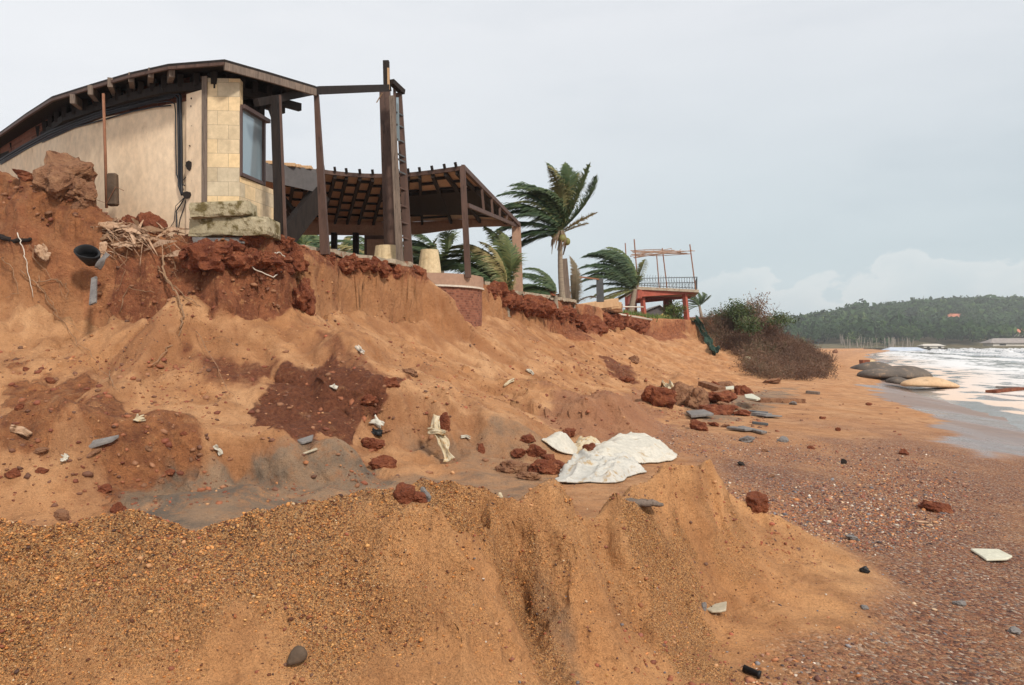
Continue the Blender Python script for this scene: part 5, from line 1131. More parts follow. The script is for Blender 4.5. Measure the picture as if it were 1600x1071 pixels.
tan_ = sstep(10, .0, off)*.75
ii = np.arange(ny_*nx_).reshape(ny_, nx_)
o = np_mesh('sea', np.c_[SX, SY, SZ], np.c_[ii[:-1,:-1].ravel(), ii[:-1,1:].ravel(), ii[1:,1:].ravel(), ii[1:,:-1].ravel()], sea_mat(), True, dict(foam=foam, tan=tan_), 'structure')
# ================================================================ FAR HILLS, WOOD, HUTS
sk = [(900,520,560),(1100,513,600),(1180,508,620),(1225,504.5,640),(1270,498.6,680),(1281,494,690),(1323,487,720),(1341,481,740),(1371,483.6,760),(1407,478,780),(1467,471.7,800),(1532,468,820),(1600,470,830),(1700,466,850),(1900,470,880),(2300,480,900)]
cx = np.array([(a-800)/F for a, b, c in sk]); cyy = np.array([c for a, b, c in sk]); cz = np.array([CH+(HZ-b)/F*c for a, b, c in sk])-8
def HH(x, y):
    u = x/y; yc = np.interp(u, cx, cyy); zc = np.interp(u, cx, cz); y0 = 445+.45*np.maximum(x-200, 0)*.9; y0 = np.minimum(y0, yc-60); t = np.clip((y-y0)/(yc-y0), 0, 1.8)
    h = np.where(t < 1, zc*(.12*sstep(0,.1,t)+.88*sstep(.08,1,t)**1.1), zc*(1-.25*(t-1)))
    return h+1.2+2.2*fbm2(x/40, y/40, 3, 210)*sstep(.05,.3,t)
hx, hy = np.meshgrid(np.linspace(.02, 1.15, 220), np.linspace(440, 1100, 160)); hx = (hx*hy).ravel(); hy = hy.ravel(); hz_ = HH(hx, hy)-.4; ii = np.arange(160*220).reshape(160, 220)
M['hillsoil'] = surf('hill_soil', (.10,.09,.045), (.16,.12,.06), .05, .95, .1)
np_mesh('hill', np.c_[hx, hy, hz_], np.c_[ii[:-1,:-1].ravel(), ii[:-1,1:].ravel(), ii[1:,1:].ravel(), ii[1:,:-1].ravel()], M['hillsoil'], True, None, 'structure')
rf_ = np.random.default_rng(77); vs, fs, sh = [], [], []; nq = 0
M['forest'] = leafmat('forest_leaf', [(.014,.038,.014), (.03,.07,.02), (.055,.11,.028), (.12,.17,.045)], .9)
N = 6800; ty = 455+(rf_.uniform(0,1,N)**.8)*430; tu = rf_.uniform(.28,.80,N); tx = tu*ty; tz = HH(tx, ty); tt = (ty-445)/(np.interp(tu, cx, cyy)-445)
HS = ((1492,690),(1420,690),(1590,560),(1578,470),(1455,470)); clr = np.zeros(N, bool)
for hx_, hy_ in HS: clr |= (np.abs(tu*F+800-hx_) < 16) & (ty < hy_+6) & (ty > hy_-60)
keep = ~clr & (ty > 452+.42*np.maximum(tx-200,0)) & (ty < np.interp(tu, cx, cyy)+25); tx, ty, tz, tt = tx[keep], ty[keep], tz[keep], tt[keep]; N = len(tx)
big = np.clip(rf_.normal(4.2,1.3,N), 2.2, 8)*np.where(rf_.uniform(0,1,N) < .06, 1.5, 1); nf = 64
cen_ = np.stack([tx, ty, tz+np.where(tt < .06, 3.0, np.where(tt < .45, 6.5, 4.5))+rf_.normal(0,1.2,N)], 1); dirs = rf_.normal(size=(N, nf, 3)); dirs /= np.linalg.norm(dirs, axis=2, keepdims=True)
palmy = (tt < .42) & (rf_.uniform(0,1,N) < .75)
P = cen_[:,None,:]+dirs*rf_.uniform(.55,1.05,(N,nf,1))*big[:,None,None]*np.where(palmy, .55, 1)[:,None,None]*np.array((1,1,.72)); P[...,2] += .15*big[:,None]*rf_.normal(size=(N,nf))
a = rf_.normal(size=(N,nf,3)); a /= np.linalg.norm(a, axis=2, keepdims=True); b = np.cross(a, dirs); b /= np.linalg.norm(b, axis=2, keepdims=True)+1e-6
s_ = (.30*big*np.where(palmy, .75, 1))[:,None,None]*rf_.uniform(.6,1.3,(N,nf,1)); al = np.where(palmy, .28, .75)[:,None,None]
Q = np.stack([P-a*s_, P+b*s_*al, P+a*s_, P-b*s_*al], 2).reshape(-1,3); shade = np.clip(np.repeat(rf_.beta(2,3,N), nf)+rf_.normal(0,.12,N*nf), 0, 1)
o = np_mesh('forest', Q, np.arange(len(Q)).reshape(-1,4), M['forest'], False, {'shade': np.repeat(shade, 4)}, 'stuff'); tag(o, 'distant wooded headland with a palm belt at its foot', 'forest')
# pale palm trunks along the far beach
tv, tf = [], []; mb = MB()
for k in range(70):
    px = rf_.uniform(1312,1430); Y = rf_.uniform(440,475)+max(0, px-1400)*.5; x = (px-800)/F*Y; z = float(HH(np.array([x]), np.array([Y]))[0]); mb.tube([(x,Y,z-.5),(x+rf_.normal(0,.8),Y,z+4+rf_.uniform(0,2))], [.16,.12], 4, False)
M['ftrunk'] = surf('far_trunk', (.30,.25,.2), (.4,.34,.28), 1)
o = mb.build('palm_trunks', M['ftrunk'], None, loc=(300,470,1)); tag(o, 'pale palm trunks lining the far beach', 'palm trunks', kind='stuff')
M['redroof'] = surf('red_tile_roof', (.50,.16,.09), (.60,.22,.13), .5); M['bluetarp'] = surf('blue_white_sheet', (.40,.45,.55), (.55,.60,.66), .4); M['greyroof2'] = surf('grey_thatch', (.25,.22,.2), (.35,.3,.27), .5)
M['whitewall'] = surf('white_wall', (.55,.50,.44), (.65,.6,.52), .5)
def hut(px, py, Y, w_, d_, h_, rh, roofmat, label, cat='house', name='far_house', rt=None):
    p = at(px, py, Y); t = empty(name, p, label, cat); mb = MB(); mb.box(p+Vector((0,0,h_/2)), (w_,d_,h_)); mb.build('wall', M['whitewall'], t)
    mb = MB(); a = [p+Vector((sx*w_*.58, sy*d_*.6, h_)) for sx, sy in ((-1,-1),(1,-1),(1,1),(-1,1))]; r0, r1 = p+Vector((-w_*.38,0,h_+rh)), p+Vector((w_*.38,0,h_+rh))
    mb.add(a+[r0, r1], [(0,1,5,4),(2,3,4,5),(1,2,5),(3,0,4),(3,2,1,0)]); mb.build('roof', M[roofmat], t)
    mb = MB()
    for sx in (-.28, .28): mb.box(p+Vector((w_*sx, -d_/2-.05, h_*.45)), (w_*.14,.12,h_*.5))
    mb.build('window', M['dark_timber'], t)
hut(1492,499.5,690,17,10,2.2,2.8,'redroof','red tiled house high on the wooded headland')
hut(1420,505,690,12,8,1.5,1.5,'whitewall','pale low house left of the red tiled one, half hidden by trees')
hut(1590,526,560,22,10,2.0,3.2,'redroof','red roofed house near the far beach at the right edge')
hut(1578,541,470,26,10,1.8,2.8,'greyroof2','grey roofed beach house below the red roof at the right edge')
hut(1412,553,395,18,8,1.5,1.7,'bluetarp','pale blue and white beach shack at the foot of the headland','shack','beach_shack')
hut(1400,556,392,9,6,1.2,1.0,'bluetarp','smaller pale shack left of the blue and white one','shack','beach_shack')
hut(1455,545,470,12,6,1.6,1.2,'whitewall','cream beach hut right of the blue and white shack','hut','beach_hut')
# ================================================================ SAND-FILLED TUBES ON THE BEACH
M['geo'] = surf('dark_geotextile', (.085,.07,.06), (.15,.12,.095), .9, .95, .6, .05, (.30,.2,.13), .63); M['geosand'] = surf('sandy_geotextile', (.50,.32,.18), (.60,.42,.26), .8, .9, .2, .02, (.3,.2,.12), .66)
def tube_bag(a, b, w_, h_, mat, label, seed, sag=.2):
    a, b = Vector(a), Vector(b); n, m = 40, 20; d = (b-a); s_ = Vector((-d.y, d.x, 0)).normalized(); vs = []; fs = []
    for i in range(n+1):
        t = i/n; k = max(.02, math.sin(PI*min(max(t,.0),1)))**.42*(1+.08*math.sin(seed+t*9)); hk = k*(1-.15*math.sin(t*5+seed))
        for j in range(m):
            an = 2*PI*j/m; y = math.cos(an)*w_/2*k; z = math.sin(an); z = (z*h_*hk*1.0 if z > 0 else z*h_*.25); q = a+d*t+s_*y; q.z += z; vs.append(q)
    for i in range(n):
        for j in range(m): fs.append((i*m+j, i*m+(j+1) % m, (i+1)*m+(j+1) % m, (i+1)*m+j))
    fs += [tuple(range(m)), tuple(reversed(range(n*m, n*m+m)))]
    mb = MB(); mb.add(vs, fs); return tag(mb.build('geotextile_tube', M[mat], None, True), label, 'sand tube', 'sand-filled tubes along the far beach')
tube_bag(gz(1352,587,-.1), gz(1443,590,-.35), 3.2, .66, 'geo', 'big dark sand-filled tube humped in the middle of the row', 1)
tube_bag(gz(1338,577,-.1), gz(1388,581,-.2), 3.2, .58, 'geo', 'dark sand-filled tube farthest up the beach', 2)
tube_bag(gz(1412,601,-.3), gz(1494,604,-.5), 1.7, .40, 'geosand', 'tan sand-covered tube nearest the water', 3)
tube_bag(gz(1384,596,-.25), gz(1430,600,-.35), 1.6, .28, 'geo', 'low dark flat tube between the big dark one and the tan one', 4)
mb = MB(); p = gz(1351,567,0); chunk('debris_block', p, (.9,.7,.6), .2, 'laterite', 'small reddish block at the far end of the dark tubes', 'block', 84)
p = gz(1358,566,0); chunk('debris_block', p, (.9,.7,.5), .2, 'cream', 'small cream block beside the reddish one far up the beach', 'block', 85)
mb = MB(); mb.beam(gz(1548,612,-.5), gz(1600,607,-.5), .5, .12); tag(mb.build('driftwood', M['laterite']), 'dark red slab edge washed by foam at the right edge', 'driftwood')
mb = MB(); mb.beam(gz(1556,605,-.5), gz(1592,606,-.5), .4, .10); tag(mb.build('driftwood', M['greystone']), 'dark grey log lying at the wash behind the red slab', 'driftwood')
# ================================================================ LEFT BANK DETAIL
p = hit(88,300,8); rock(p+Vector((.1,.1,0)), (.78,.5,.80), 715, 'brownrock', 'boulder', 'big ragged brown boulder perched on the spoil heap against the plaster wall', 'boulder', rz=.5, sink=.2, sharp=.5, tilt=.5)
p = hit(122,312,8); rock(p+Vector((0,.05,0)), (.6,.45,.42), 716, 'brownrock', 'boulder', 'lower sloping boulder right of the big ragged one', 'boulder', rz=-.3, sink=.25, sharp=.5, tilt=.5)
rk(125,322,34,22,'brownrock','brown rock below the right shoulder of the big boulder')
rk(200,327,26,20,'laterite','small pointed red rock beside the short concrete post')
rk(235,352,46,32,'laterite','larger red rock right of the pointed red rock against the plaster wall')
rk(127,347,20,12,'laterite','small dark red rock on the spoil heap under the short post')
rk(80,305,18,12,'brownrock','small brown rock tucked left of the big boulder foot')
rk(35,252,40,14,'laterite','flat red rock on top of the spoil heap at the left edge')
M['dark_stump'] = surf('dark_stump', (.07,.045,.03), (.13,.09,.06), 5, .9, .5, .01); p0 = at(176,322,14.6); mb = MB(); mb.beam(p0, at(175,271,14.6), .19, .15, (0,1,0), .18, .14); tag(mb.build('concrete_stump', M['dark_stump'], bevel=.03), 'short dark weathered concrete post in front of the plaster wall', 'post')
mb = MB(); mb.tube([at(166,325,14.55), at(163.5,235,14.57), at(160.5,146,14.6)], .026, 6); tag(mb.build('iron_rod', M['rust'], None, True), 'tall thin rusty rod standing before the plaster wall', 'rod')
mb = MB(); mb.tube([at(138,303,14.7), at(150,312,14.5), at(166,318,14.5), at(180,292,14.5), at(193,298,14.6)], .006, 4); tag(mb.build('wire', M['rust']), 'thin wire strung past the short concrete post', 'wire')
# roots, palm fibre, wires
M['root'] = surf('pale_root', (.20,.11,.055), (.36,.22,.13), 6, .9, .4, .006, (.18,.08,.04), .62)
M['fibre'] = surf('palm_fibre', (.36,.21,.12), (.55,.38,.26), 6, .9, .4, .006, (.16,.08,.04), .56)
def strand(pts, r0, r1, mat, name, label, cat, lift=.05, wig=.03, n=5, seed=0, near=8):
    rd = random.Random(seed+int(pts[0][0])); P = [hit(a, b, near) for a, b in pts]; P = [p+Vector((0,-lift, lift*.6)) for p in P]
    # keep to a believable depth: the strand hangs off the face, it does not dive with it
    for i in range(1, len(P)):
        if P[i].y > P[i-1].y+.6: P[i] = at(pts[i][0], pts[i][1], P[i-1].y+.3)
    Q = []
    for a, b in zip(P[:-1], P[1:]):
        for k in range(n): t = k/n; Q.append(a.lerp(b, t)+Vector((rd.gauss(0,wig), rd.gauss(0,wig), rd.gauss(0,wig))))
    Q.append(P[-1]); mb = MB(); mb.tube(Q, list(np.linspace(r0, r1, len(Q))), 6); return tag(mb.build(name, M[mat], None, True), label, cat)
G = 'roots and strands hanging from the red bank'
R_L = [([(255,405),(258,440),(282,470),(290,500),(284,520),(262,555),(240,575)],.028,.010,'long crooked root from the debris tangle bending back left'),
 ([(248,420),(262,447),(300,475),(322,490)],.018,.006,'pale root reaching down right from the tangle'),
 ([(190,492),(205,458),(245,462)],.012,.007,'thin pale root arching left of the tangle'),
 ([(305,520),(340,575),(375,640)],.008,.004,'long hair root running down the sand face centre left'),
 ([(250,375),(268,395),(275,425),(281,440)],.016,.006,'pale twig sticking out right of the palm fibre'),
 ([(205,385),(198,420),(190,455),(187,470)],.010,.004,'thin dangling root left of the palm fibre'),
 ([(35,430),(60,455),(85,487),(110,520),(140,555),(180,600)],.012,.005,'long grey strand running diagonally down the left slope'),
 ([(60,440),(80,475),(98,505),(140,525)],.009,.004,'curved strand looping over the left slope'),
 ([(50,390),(62,420),(90,450),(105,470)],.010,.005,'straw coloured strand beside the pale rope at the far left'),
 ([(5,405),(25,435),(30,462),(12,470)],.011,.005,'dark root curling at the left edge'),
 ([(320,540),(350,530),(375,555)],.006,.003,'faint root on the dark patch'),
 ([(172,585),(182,602),(190,618)],.010,.005,'short pale stick on the lower left slope'),
 ([(55,450),(85,447),(105,455),(110,480)],.014,.008,'dark bent root below the grey cloth shreds'),
 ([(240,352),(275,375),(310,395)],.011,.004,'straight thin stick crossing above the tangle'),
 ([(140,358),(170,372),(200,378)],.022,.012,'grey stick lying left of the palm fibre')]
for i, (pts, a, b, lab) in enumerate(R_L): strand(pts, a*.72, b*.6, 'root', 'root', lab, 'root', .06, .02, seed=i)
strand([(33,372),(42,400),(46,430),(56,470)], .010, .005, 'pale_pipe', 'rope', 'frayed pale rope hanging at the far left of the bank', 'rope', .08, .012)
strand([(372,392),(380,410),(400,432),(430,442),(446,432),(450,415),(440,403),(430,405)], .011, .010, 'pale_pipe', 'wire_loop', 'white wire looping out of the red bank under the footing', 'wire', .12, .008)
strand([(0,376),(25,381),(50,380)], .05, .03, 'dark_timber', 'buried_pipe', 'dark pipe end sticking out of the bank at the left edge', 'pipe', .05, .01)
# fibre tangle
t = empty('palm_fibre_tangle', hit(245,390,8), 'tangle of torn pale palm fibre and sticks on the lip of the red bank', 'debris'); rd = random.Random(9)
for k in range(64):
    a = hit(rd.uniform(160,285), rd.uniform(358,410), 8); l_ = rd.uniform(.25,.75); an = rd.gauss(.35,.7); d = Vector((math.cos(an), rd.uniform(-.5,.1), -abs(math.sin(an))*.8+.25)); s = a-d*l_*.4+Vector((0,-.12,.08)); m = s+d*l_*.5+Vector((0,0,rd.uniform(0,.1))); e = s+d*l_+Vector((0,0,-rd.uniform(0,.16))); mb = MB()
    if k % 3: mb.tube([s, m, e], [.008,.009,.003], 5)
    else:
        w_ = Vector((rd.gauss(0,.03), rd.gauss(0,.03), rd.uniform(.03,.07))); mb.hexa([s, m-w_*.8, m+w_*.8, s+w_*.4], [s+Vector((0,.01,0)), m-w_*.8+Vector((0,.01,0)), m+w_*.8+Vector((0,.01,0)), s+w_*.4+Vector((0,.01,0))]); mb.hexa([m-w_*.8, e, e+w_*.2, m+w_*.8], [m-w_*.8+Vector((0,.01,0)), e+Vector((0,.01,0)), e+w_*.2+Vector((0,.01,0)), m+w_*.8+Vector((0,.01,0))])
    mb.build('fibre', M['fibre' if k % 4 else 'root'], t)
cloth('torn_sheet', [hit(158,362,8)+Vector((0,-.1,.12)), hit(180,368,8)+Vector((0,-.15,.12)), hit(195,366,8)+Vector((0,-.1,.14))], .16, 'fibre', 'crumpled pale sheet left end of the fibre tangle', 'sheet', 4, .05, 14, 6, (0,.4,1))
cloth('torn_sheet', [hit(66,400,8)+Vector((0,-.1,.1)), hit(74,412,8)+Vector((0,-.12,.1)), hit(82,420,8)+Vector((0,-.1,.1))], .2, 'fibre', 'small pale fibre shred stuck to the bank left of the black bucket', 'sheet', 5, .06, 14, 6, (1,.3,.2))
# black bucket, grey strip
p = at(139,402,13.2); M['black'] = surf('black_plastic', (.006,.006,.007), (.014,.014,.015), 4, .5, .2, .004); bk = empty('black_bucket', p, 'crushed black plastic bucket stuck in the red bank', 'bucket')
mb = MB(); vs = []; fs = []; n = 20
for j, (r0_, z_) in enumerate(((.10,.0),(.15,.14),(.19,.30),(.165,.30),(.13,.14),(.085,.03))):
    for i in range(n):
        a = 2*PI*i/n; k = 1+.13*math.sin(2*a+1)+.06*math.sin(3*a+j); q = Vector((math.cos(a)*r0_*k, math.sin(a)*r0_*k*.8, z_)); vs.append(p+Euler((.95,.35,0)).to_matrix()@(q-Vector((0,0,.15))))
for j in range(5):
    for i in range(n): fs.append((j*n+i, j*n+(i+1) % n, (j+1)*n+(i+1) % n, (j+1)*n+i))
fs += [tuple(range(n)), tuple(reversed(range(5*n, 6*n)))]; mb.add(vs, fs); mb.build('bucket_wall', M['black'], bk, True)
cloth('plastic_flap', [at(168,396,13.05), at(160,405,13.0), at(152,420,13.05)], .13, 'greystone', 'grey plastic flap beside the black bucket', 'plastic', 3, .03, 12, 5, (1,0,.3))
mb = MB(); mb.beam(at(147,434,13.0), at(145,475,12.6), .09, .03, (0,1,0), .12, .03); tag(mb.build('slate_strip', M['greystone']), 'grey flat strip hanging below the black bucket', 'strip')
# red lumps of the broken crust
for i, (px, py, w_, h_, lab) in enumerate([(472,486,44,42,'big dark laterite lump jutting from the corner of the red bank'),(330,390,30,16,'rough red lump under the thin grey slab'),(392,388,34,20,'rough red lump below the long footing slab'),(440,392,36,26,'rough red lump at the corner below the dark square post'),(300,392,26,18,'rough red lump at the tangle end of the footing'),
    (415,378,26,12,'small red lump wedged right of the grey slab'),(455,410,26,26,'red lump under the start of the long floor slab')]):
    rk(px, py, w_, h_, 'laterite', lab, 'laterite_lump', 'rock', 100+i, sink=.3, sharp=.4, near=8) if False else None
    p = hit(px, py-2, 8); s = p.y/F; rock(p+Vector((0,.05,0)), (w_*s, w_*s*.8, h_*s*1.2), 100+i, 'laterite', 'laterite_lump', lab, 'rock', sink=.3, sharp=.45)
# hanging laterite under the far slabs
rd = random.Random(12)
def lumps(path, n, size, lab, seed):
    rd = random.Random(seed); t = None; mb = MB(); pts = []
    for k in range(n):
        u = rd.random()*(len(path)-1); i = min(int(u), len(path)-2); a, b = Vector(path[i]), Vector(path[i+1]); p = a.lerp(b, u-i)+Vector((rd.gauss(0,.06), rd.gauss(0,.08), rd.uniform(-.9,.25)*size*1.6)); s = size*min(2.4, math.exp(rd.gauss(-.15,.55)))
        v = _iv2.copy(); q = v*1.2+k*1.7+seed; nn = fbm3(q[:,0]*1.4, q[:,1]*1.4, q[:,2]*1.4, 3, k % 50); v = v*(1+.9*nn[:,None]+.25*fbm3(q[:,0]*4,q[:,1]*4,q[:,2]*4,2,5)[:,None])*np.array((s, s*.8, s*rd.uniform(.5,.9)))+np.array(p); mb.np_add(v, _if2)
    return tag(mb.build('laterite_crust', M['laterite'], None, False), lab, 'crust', kind='structure')
lumps([(-4.45,15.25,3.5),(-4.0,15.8,3.5),(-3.45,16.9,3.5),(-2.55,18.6,3.5),(-2.35,19.6,3.5)], 170, .085, 'crumbling red crust beneath the long floor slab', 1)
lumps([(-.75,24.2,3.4),(-.4,26.3,3.35),(.25,28.4,3.3),(1.35,30.4,3.2),(2.6,33.6,3.1)], 200, .16, 'thick red crust beneath the far floor slab', 2)
lumps([(2.6,33.6,2.8),(3.3,36,2.5),(3.8,37,2.3)], 110, .27, 'overhanging lump of red crust below the grey post', 3)
lumps([(4.2,38.5,3.1),(4.7,41,3.1),(6,44.5,3.1),(8.3,50,3.1)], 150, .22, 'dark red crust beneath the fallen beam and pipe', 4)
lumps([(-5.4,13.3,3.3),(-4.8,13.15,3.3),(-4.15,13.7,3.2),(-4.0,14.9,3.3)], 110, .10, 'crumbling red crust under the house footing', 5)
# ================================================================ FLOOR OF THE TROUGH AND LOWER SLOPE
M['bagweave'] = surf('white_woven_bag', (.48,.45,.38), (.58,.54,.46), 2.2, .75, .12, .004, (.38,.27,.15), .64)
M['bagweave2'] = surf('creased_white_bag', (.42,.41,.37), (.54,.51,.45), 3.2, .7, .3, .01, (.36,.25,.13), .60)  # greyer copy of the bag, fold shading put into its tones
def sheet(name, pts, z_up, label, cat, seed, nx=240, ny=150, mat='bagweave', fold=.10, hump=()):
    "crumpled sheet: outline from picture columns and rows laid over the ground"
    P = [tuple(hit(*p, 7)[:2]) for p in pts]; A_ = np.array(P); x0, y0 = A_.min(0)-.05; x1, y1 = A_.max(0)+.05
    gx_, gy_ = np.meshgrid(np.linspace(x0, x1, nx), np.linspace(y0, y1, ny)); gx_ = gx_.ravel(); gy_ = gy_.ravel(); d, _, _ = polydist(gx_, gy_, P, True); ins = inside(gx_, gy_, P)
    sz0 = max(x1-x0, y1-y0); d = np.where(ins, d, -d)+.05*fbm2(gx_*4, gy_*4, 2, seed); h = z_up*sstep(-.01, min(.34, sz0*.28), d)**.6
    r_ = np.random.default_rng(seed); cr = 0; sz_ = max(x1-x0, y1-y0)
    for k in range(int(30*sz_/3)+8):
        qx, qy = r_.uniform(x0,x1), r_.uniform(y0,y1); an = r_.normal(.5,.8); u_ = (gx_-qx)*math.cos(an)+(gy_-qy)*math.sin(an); v_ = -(gx_-qx)*math.sin(an)+(gy_-qy)*math.cos(an)+.10*np.sin(u_*3+k)
        cr = cr+r_.uniform(.3,1)*np.exp(-np.abs(v_)/r_.uniform(.015,.06))*sstep(r_.uniform(.4,1.4),0,np.abs(u_))
    zg = H(gx_, gy_, False); A3 = np.c_[gx_[ins], gy_[ins], np.ones(ins.sum())]; co = np.linalg.lstsq(A3, zg[ins], rcond=None)[0]; z = np.maximum(zg+.012, co[0]*gx_+co[1]*gy_+co[2]+.01)+h*(1+.3*noise2(gx_*1.2, gy_*1.2, seed+5))+fold*.5*cr*sstep(0,.08,d)+fold*.25*noise2(gx_*3, gy_*3, seed+6)*sstep(0,.2,d)
    for hx_, hy_, hr, hh_ in hump:
        c_ = hit(hx_, hy_, 7); z = z+hh_*np.exp(-((gx_-c_.x)**2+((gy_-c_.y)*.9)**2)/hr**2)*sstep(0,.15,d)
    idx = np.arange(nx*ny).reshape(ny, nx); ok = (d > -.01).reshape(ny, nx); q = []
    okq = ok[:-1,:-1] & ok[:-1,1:] & ok[1:,1:] & ok[1:,:-1]; F_ = np.c_[idx[:-1,:-1][okq], idx[:-1,1:][okq], idx[1:,1:][okq], idx[1:,:-1][okq]]
    c0_ = A_.mean(0); loc = (c0_[0], c0_[1], float(z.min())); V_ = np.c_[gx_, gy_, z]-np.array(loc); o = np_mesh(name, V_, F_, M[mat], True); o.location = loc; ORG[o.name] = Vector(loc)
    md = o.modifiers.new('th', 'SOLIDIFY'); md.thickness = .015; md.offset = 1
    return tag(o, label, cat)
sheet('white_tarp', [(905,714),(930,703),(965,688),(1020,688),(1057,712),(1048,722),(990,728),(935,730)], .13, 'large smooth white woven tarp billowing behind the sand bank', 'tarp', 3, fold=.07, hump=((1000,706,.5,.06),))
sheet('white_tarp', [(872,757),(876,738),(902,722),(950,716),(990,722),(1006,740),(962,757)], .07, 'crumpled creased lower flap of white tarp nearest the bank crest', 'tarp', 5, fold=.20, mat='bagweave2')
sheet('white_sack', [(848,692),(862,684),(885,688),(903,705),(898,714),(872,712)], .15, 'small plump white sack left of the large tarp', 'sack', 9, 140, 100, fold=.03)
sheet('torn_sack', [(898,700),(905,690),(925,686),(940,700),(930,716),(905,722)], .10, 'torn cream sack scrap between the small sack and the large tarp', 'sack', 13, 120, 90, 'rag', .09)
for i, (px, py, w_, h_, m_, lab) in enumerate([
 (633,784,36,32,'laterite','round red rock behind the bank crest beside a grey stone'),(659,781,26,20,'greystone','smooth grey stone right of the round red rock'),(655,785,24,14,'laterite','low red rock under the smooth grey stone'),
 (581,704,32,18,'laterite','flattish red rock left of the lower red pair'),(598,728,34,22,'laterite','slanting red rock in the trough above the bank crest'),(826,692,22,15,'laterite','small red rock left of the small white sack'),(888,684,26,15,'laterite','red rock right behind the small white sack'),
 (808,718,26,16,'laterite','dark red rock first of the row below the sacks'),(838,716,26,22,'laterite','red rock in the middle of the row below the small sack'),(858,722,24,14,'laterite','red rock right end of the row below the small sack'),
 (800,738,48,17,'brownrock','long brown stone lying in front of the red rock row'),(848,740,38,22,'laterite','large red rock touching the left edge of the large tarp'),(872,736,28,14,'laterite','red rock tucked under the left corner of the large tarp'),(825,750,36,12,'brownrock','low dark stone near the bank crest'),
 (923,716,34,22,'laterite','red rock pinning the torn cream sack'),(753,708,12,14,'laterite','tiny upright red stone on the talus'),(690,678,22,32,'laterite','red rock behind the hanging stained rag'),
 (1184,796,46,26,'laterite','big oval red rock on the beach at the edge of the pebbles'),(1468,801,44,18,'laterite','rough dark red rock amid the pebbles at the right'),(1413,711,16,10,'laterite','red rock at the edge of the wet sand'),
 (1168,692,20,10,'greystone','brown grey stone lying below the debris field'),(1224,691,16,12,'greystone','dark stone right of the brown grey one on tan sand'),(1267,702,11,9,'laterite','small bright red rock on tan sand'),(1092,673,26,16,'laterite','red rock in front of the boulder cluster'),(1358,634,9,5,'laterite','small red stone far out on the tan sand'),
 (1310,674,8,6,'laterite','tiny red stone near the middle of the beach'),(1158,728,12,6,'dark_timber','small dark stone beside the big slope on the pebbles'),(1351,895,14,10,'black','black wedge shaped stone amid the pebbles'),(1352,952,14,6,'greystone','small grey flat stone right of the pale flat shard'),(1500,946,16,7,'greystone','blue grey pebble in the lower right pebbles'),
 (1585,990,18,9,'greystone','dark grey pebble at the right edge'),(1335,845,22,7,'greystone','flat grey stone among pebbles above the black wedge'),(1285,655,9,6,'laterite','little reddish stone left of the wet sand'),(1206,746,14,5,'brownrock','flat brown stone on the upper pebbles'),(1318,725,8,9,'dark_timber','tiny dark upright stone on tan sand'),
 (65,740,16,9,'laterite','red stone on the lower left slope near the edge'),(93,812,26,17,'brownrock','brown stone resting just behind the bank crest at left'),(184,802,20,17,'laterite','red stone behind the bank crest on grey sand'),(160,770,22,12,'laterite','red stone above the one on grey sand'),(20,745,22,14,'laterite','dark red stone near the left edge'),
 (60,712,24,10,'brownrock','brown flat stone on the reddish rubble slope'),(75,598,18,10,'laterite','red stone high on the left slope'),(40,580,12,8,'laterite','small red stone under the left slope strands'),(30,640,16,9,'laterite','red stone at mid height by the left edge'),(265,742,16,9,'laterite','red stone at the foot of the rubble'),
 (285,682,14,8,'laterite','red stone on the right side of the rubble slope'),(230,705,14,8,'brownrock','brown stone right of the slate plank'),(250,757,12,8,'brownrock','small brown stone above the grey hump'),(608,606,28,18,'laterite','dark lump at the right tip of the brown earth'),(575,635,30,14,'laterite','dark lump along the lower rim of the brown earth'),(640,586,26,12,'brownrock','clod on the face above the brown earth'),
 (782,778,6,10,'rag','tiny cream pebble stuck in the hollow of the bank'),(740,952,6,8,'greystone','small dark pebble on the front of the bank')]):
    rk(px, py, w_, h_, m_, lab, 'pebble' if w_ < 9 else ('stone' if m_ in ('greystone','dark_timber','black','rag') else 'rock'), 'stone' if m_ in ('greystone','dark_timber','black','rag') else 'rock', 200+i)
# teardrop stone on the bank front
p = hit(466,1035); mb = MB(); s = p.y/F; rd = random.Random(4); vs = _iv2*np.array((.5,.38,.3)); vs[:,0] *= 1; vs[:,1] *= (1+vs[:,0]*.9); vs[:,2] *= (1+vs[:,0]*.7)
R3 = np.array(Euler((.5,-.6,.6)).to_matrix()); v = (vs*34*s)@R3.T+np.array(p+Vector((0,-.02,.03))); mb.np_add(v, _if2); tag(mb.build('teardrop_stone', M['dark_stump'], None, True), 'dark teardrop shaped stone on the near face of the bank', 'stone')
# flat shards and planks
def shard(pts, th, mat, name, label, cat, lift=.02, tilt=0, near=1.3):
    P = [hit(a, b, near) for a, b in pts]; c_ = sum(P, Vector())/len(P)
    if tilt is None: Q = [p+Vector((0,0,lift)) for p in P]
    else: Q = [Vector((p.x, p.y, c_.z+(p.y-c_.y)*tilt+lift)) for p in P]
    mb = MB(); mb.prism(Q, (0,0,th)); return tag(mb.build(name, M[mat], bevel=min(.006, th*.3)), label, cat)
M['chalk'] = surf('cream_shard', (.52,.50,.39), (.60,.58,.46), 4, .7, .3, .005, (.5,.4,.25), .7); M['buff'] = surf('buff_shard', (.36,.31,.22), (.42,.36,.26), 4, .7, .2, .004)
shard([(1515,861),(1532,863),(1560,867),(1581,879),(1572,881),(1540,879),(1531,872)], .02, 'chalk', 'pale_shard', 'bright cream flat shard on the pebbles at the right', 'shard')
shard([(1102,944),(1116,946),(1135,956),(1134,970),(1125,969),(1112,962)], .014, 'buff', 'pale_shard', 'buff flat shard leaning on the sand left of the pebbles', 'shard', .02)
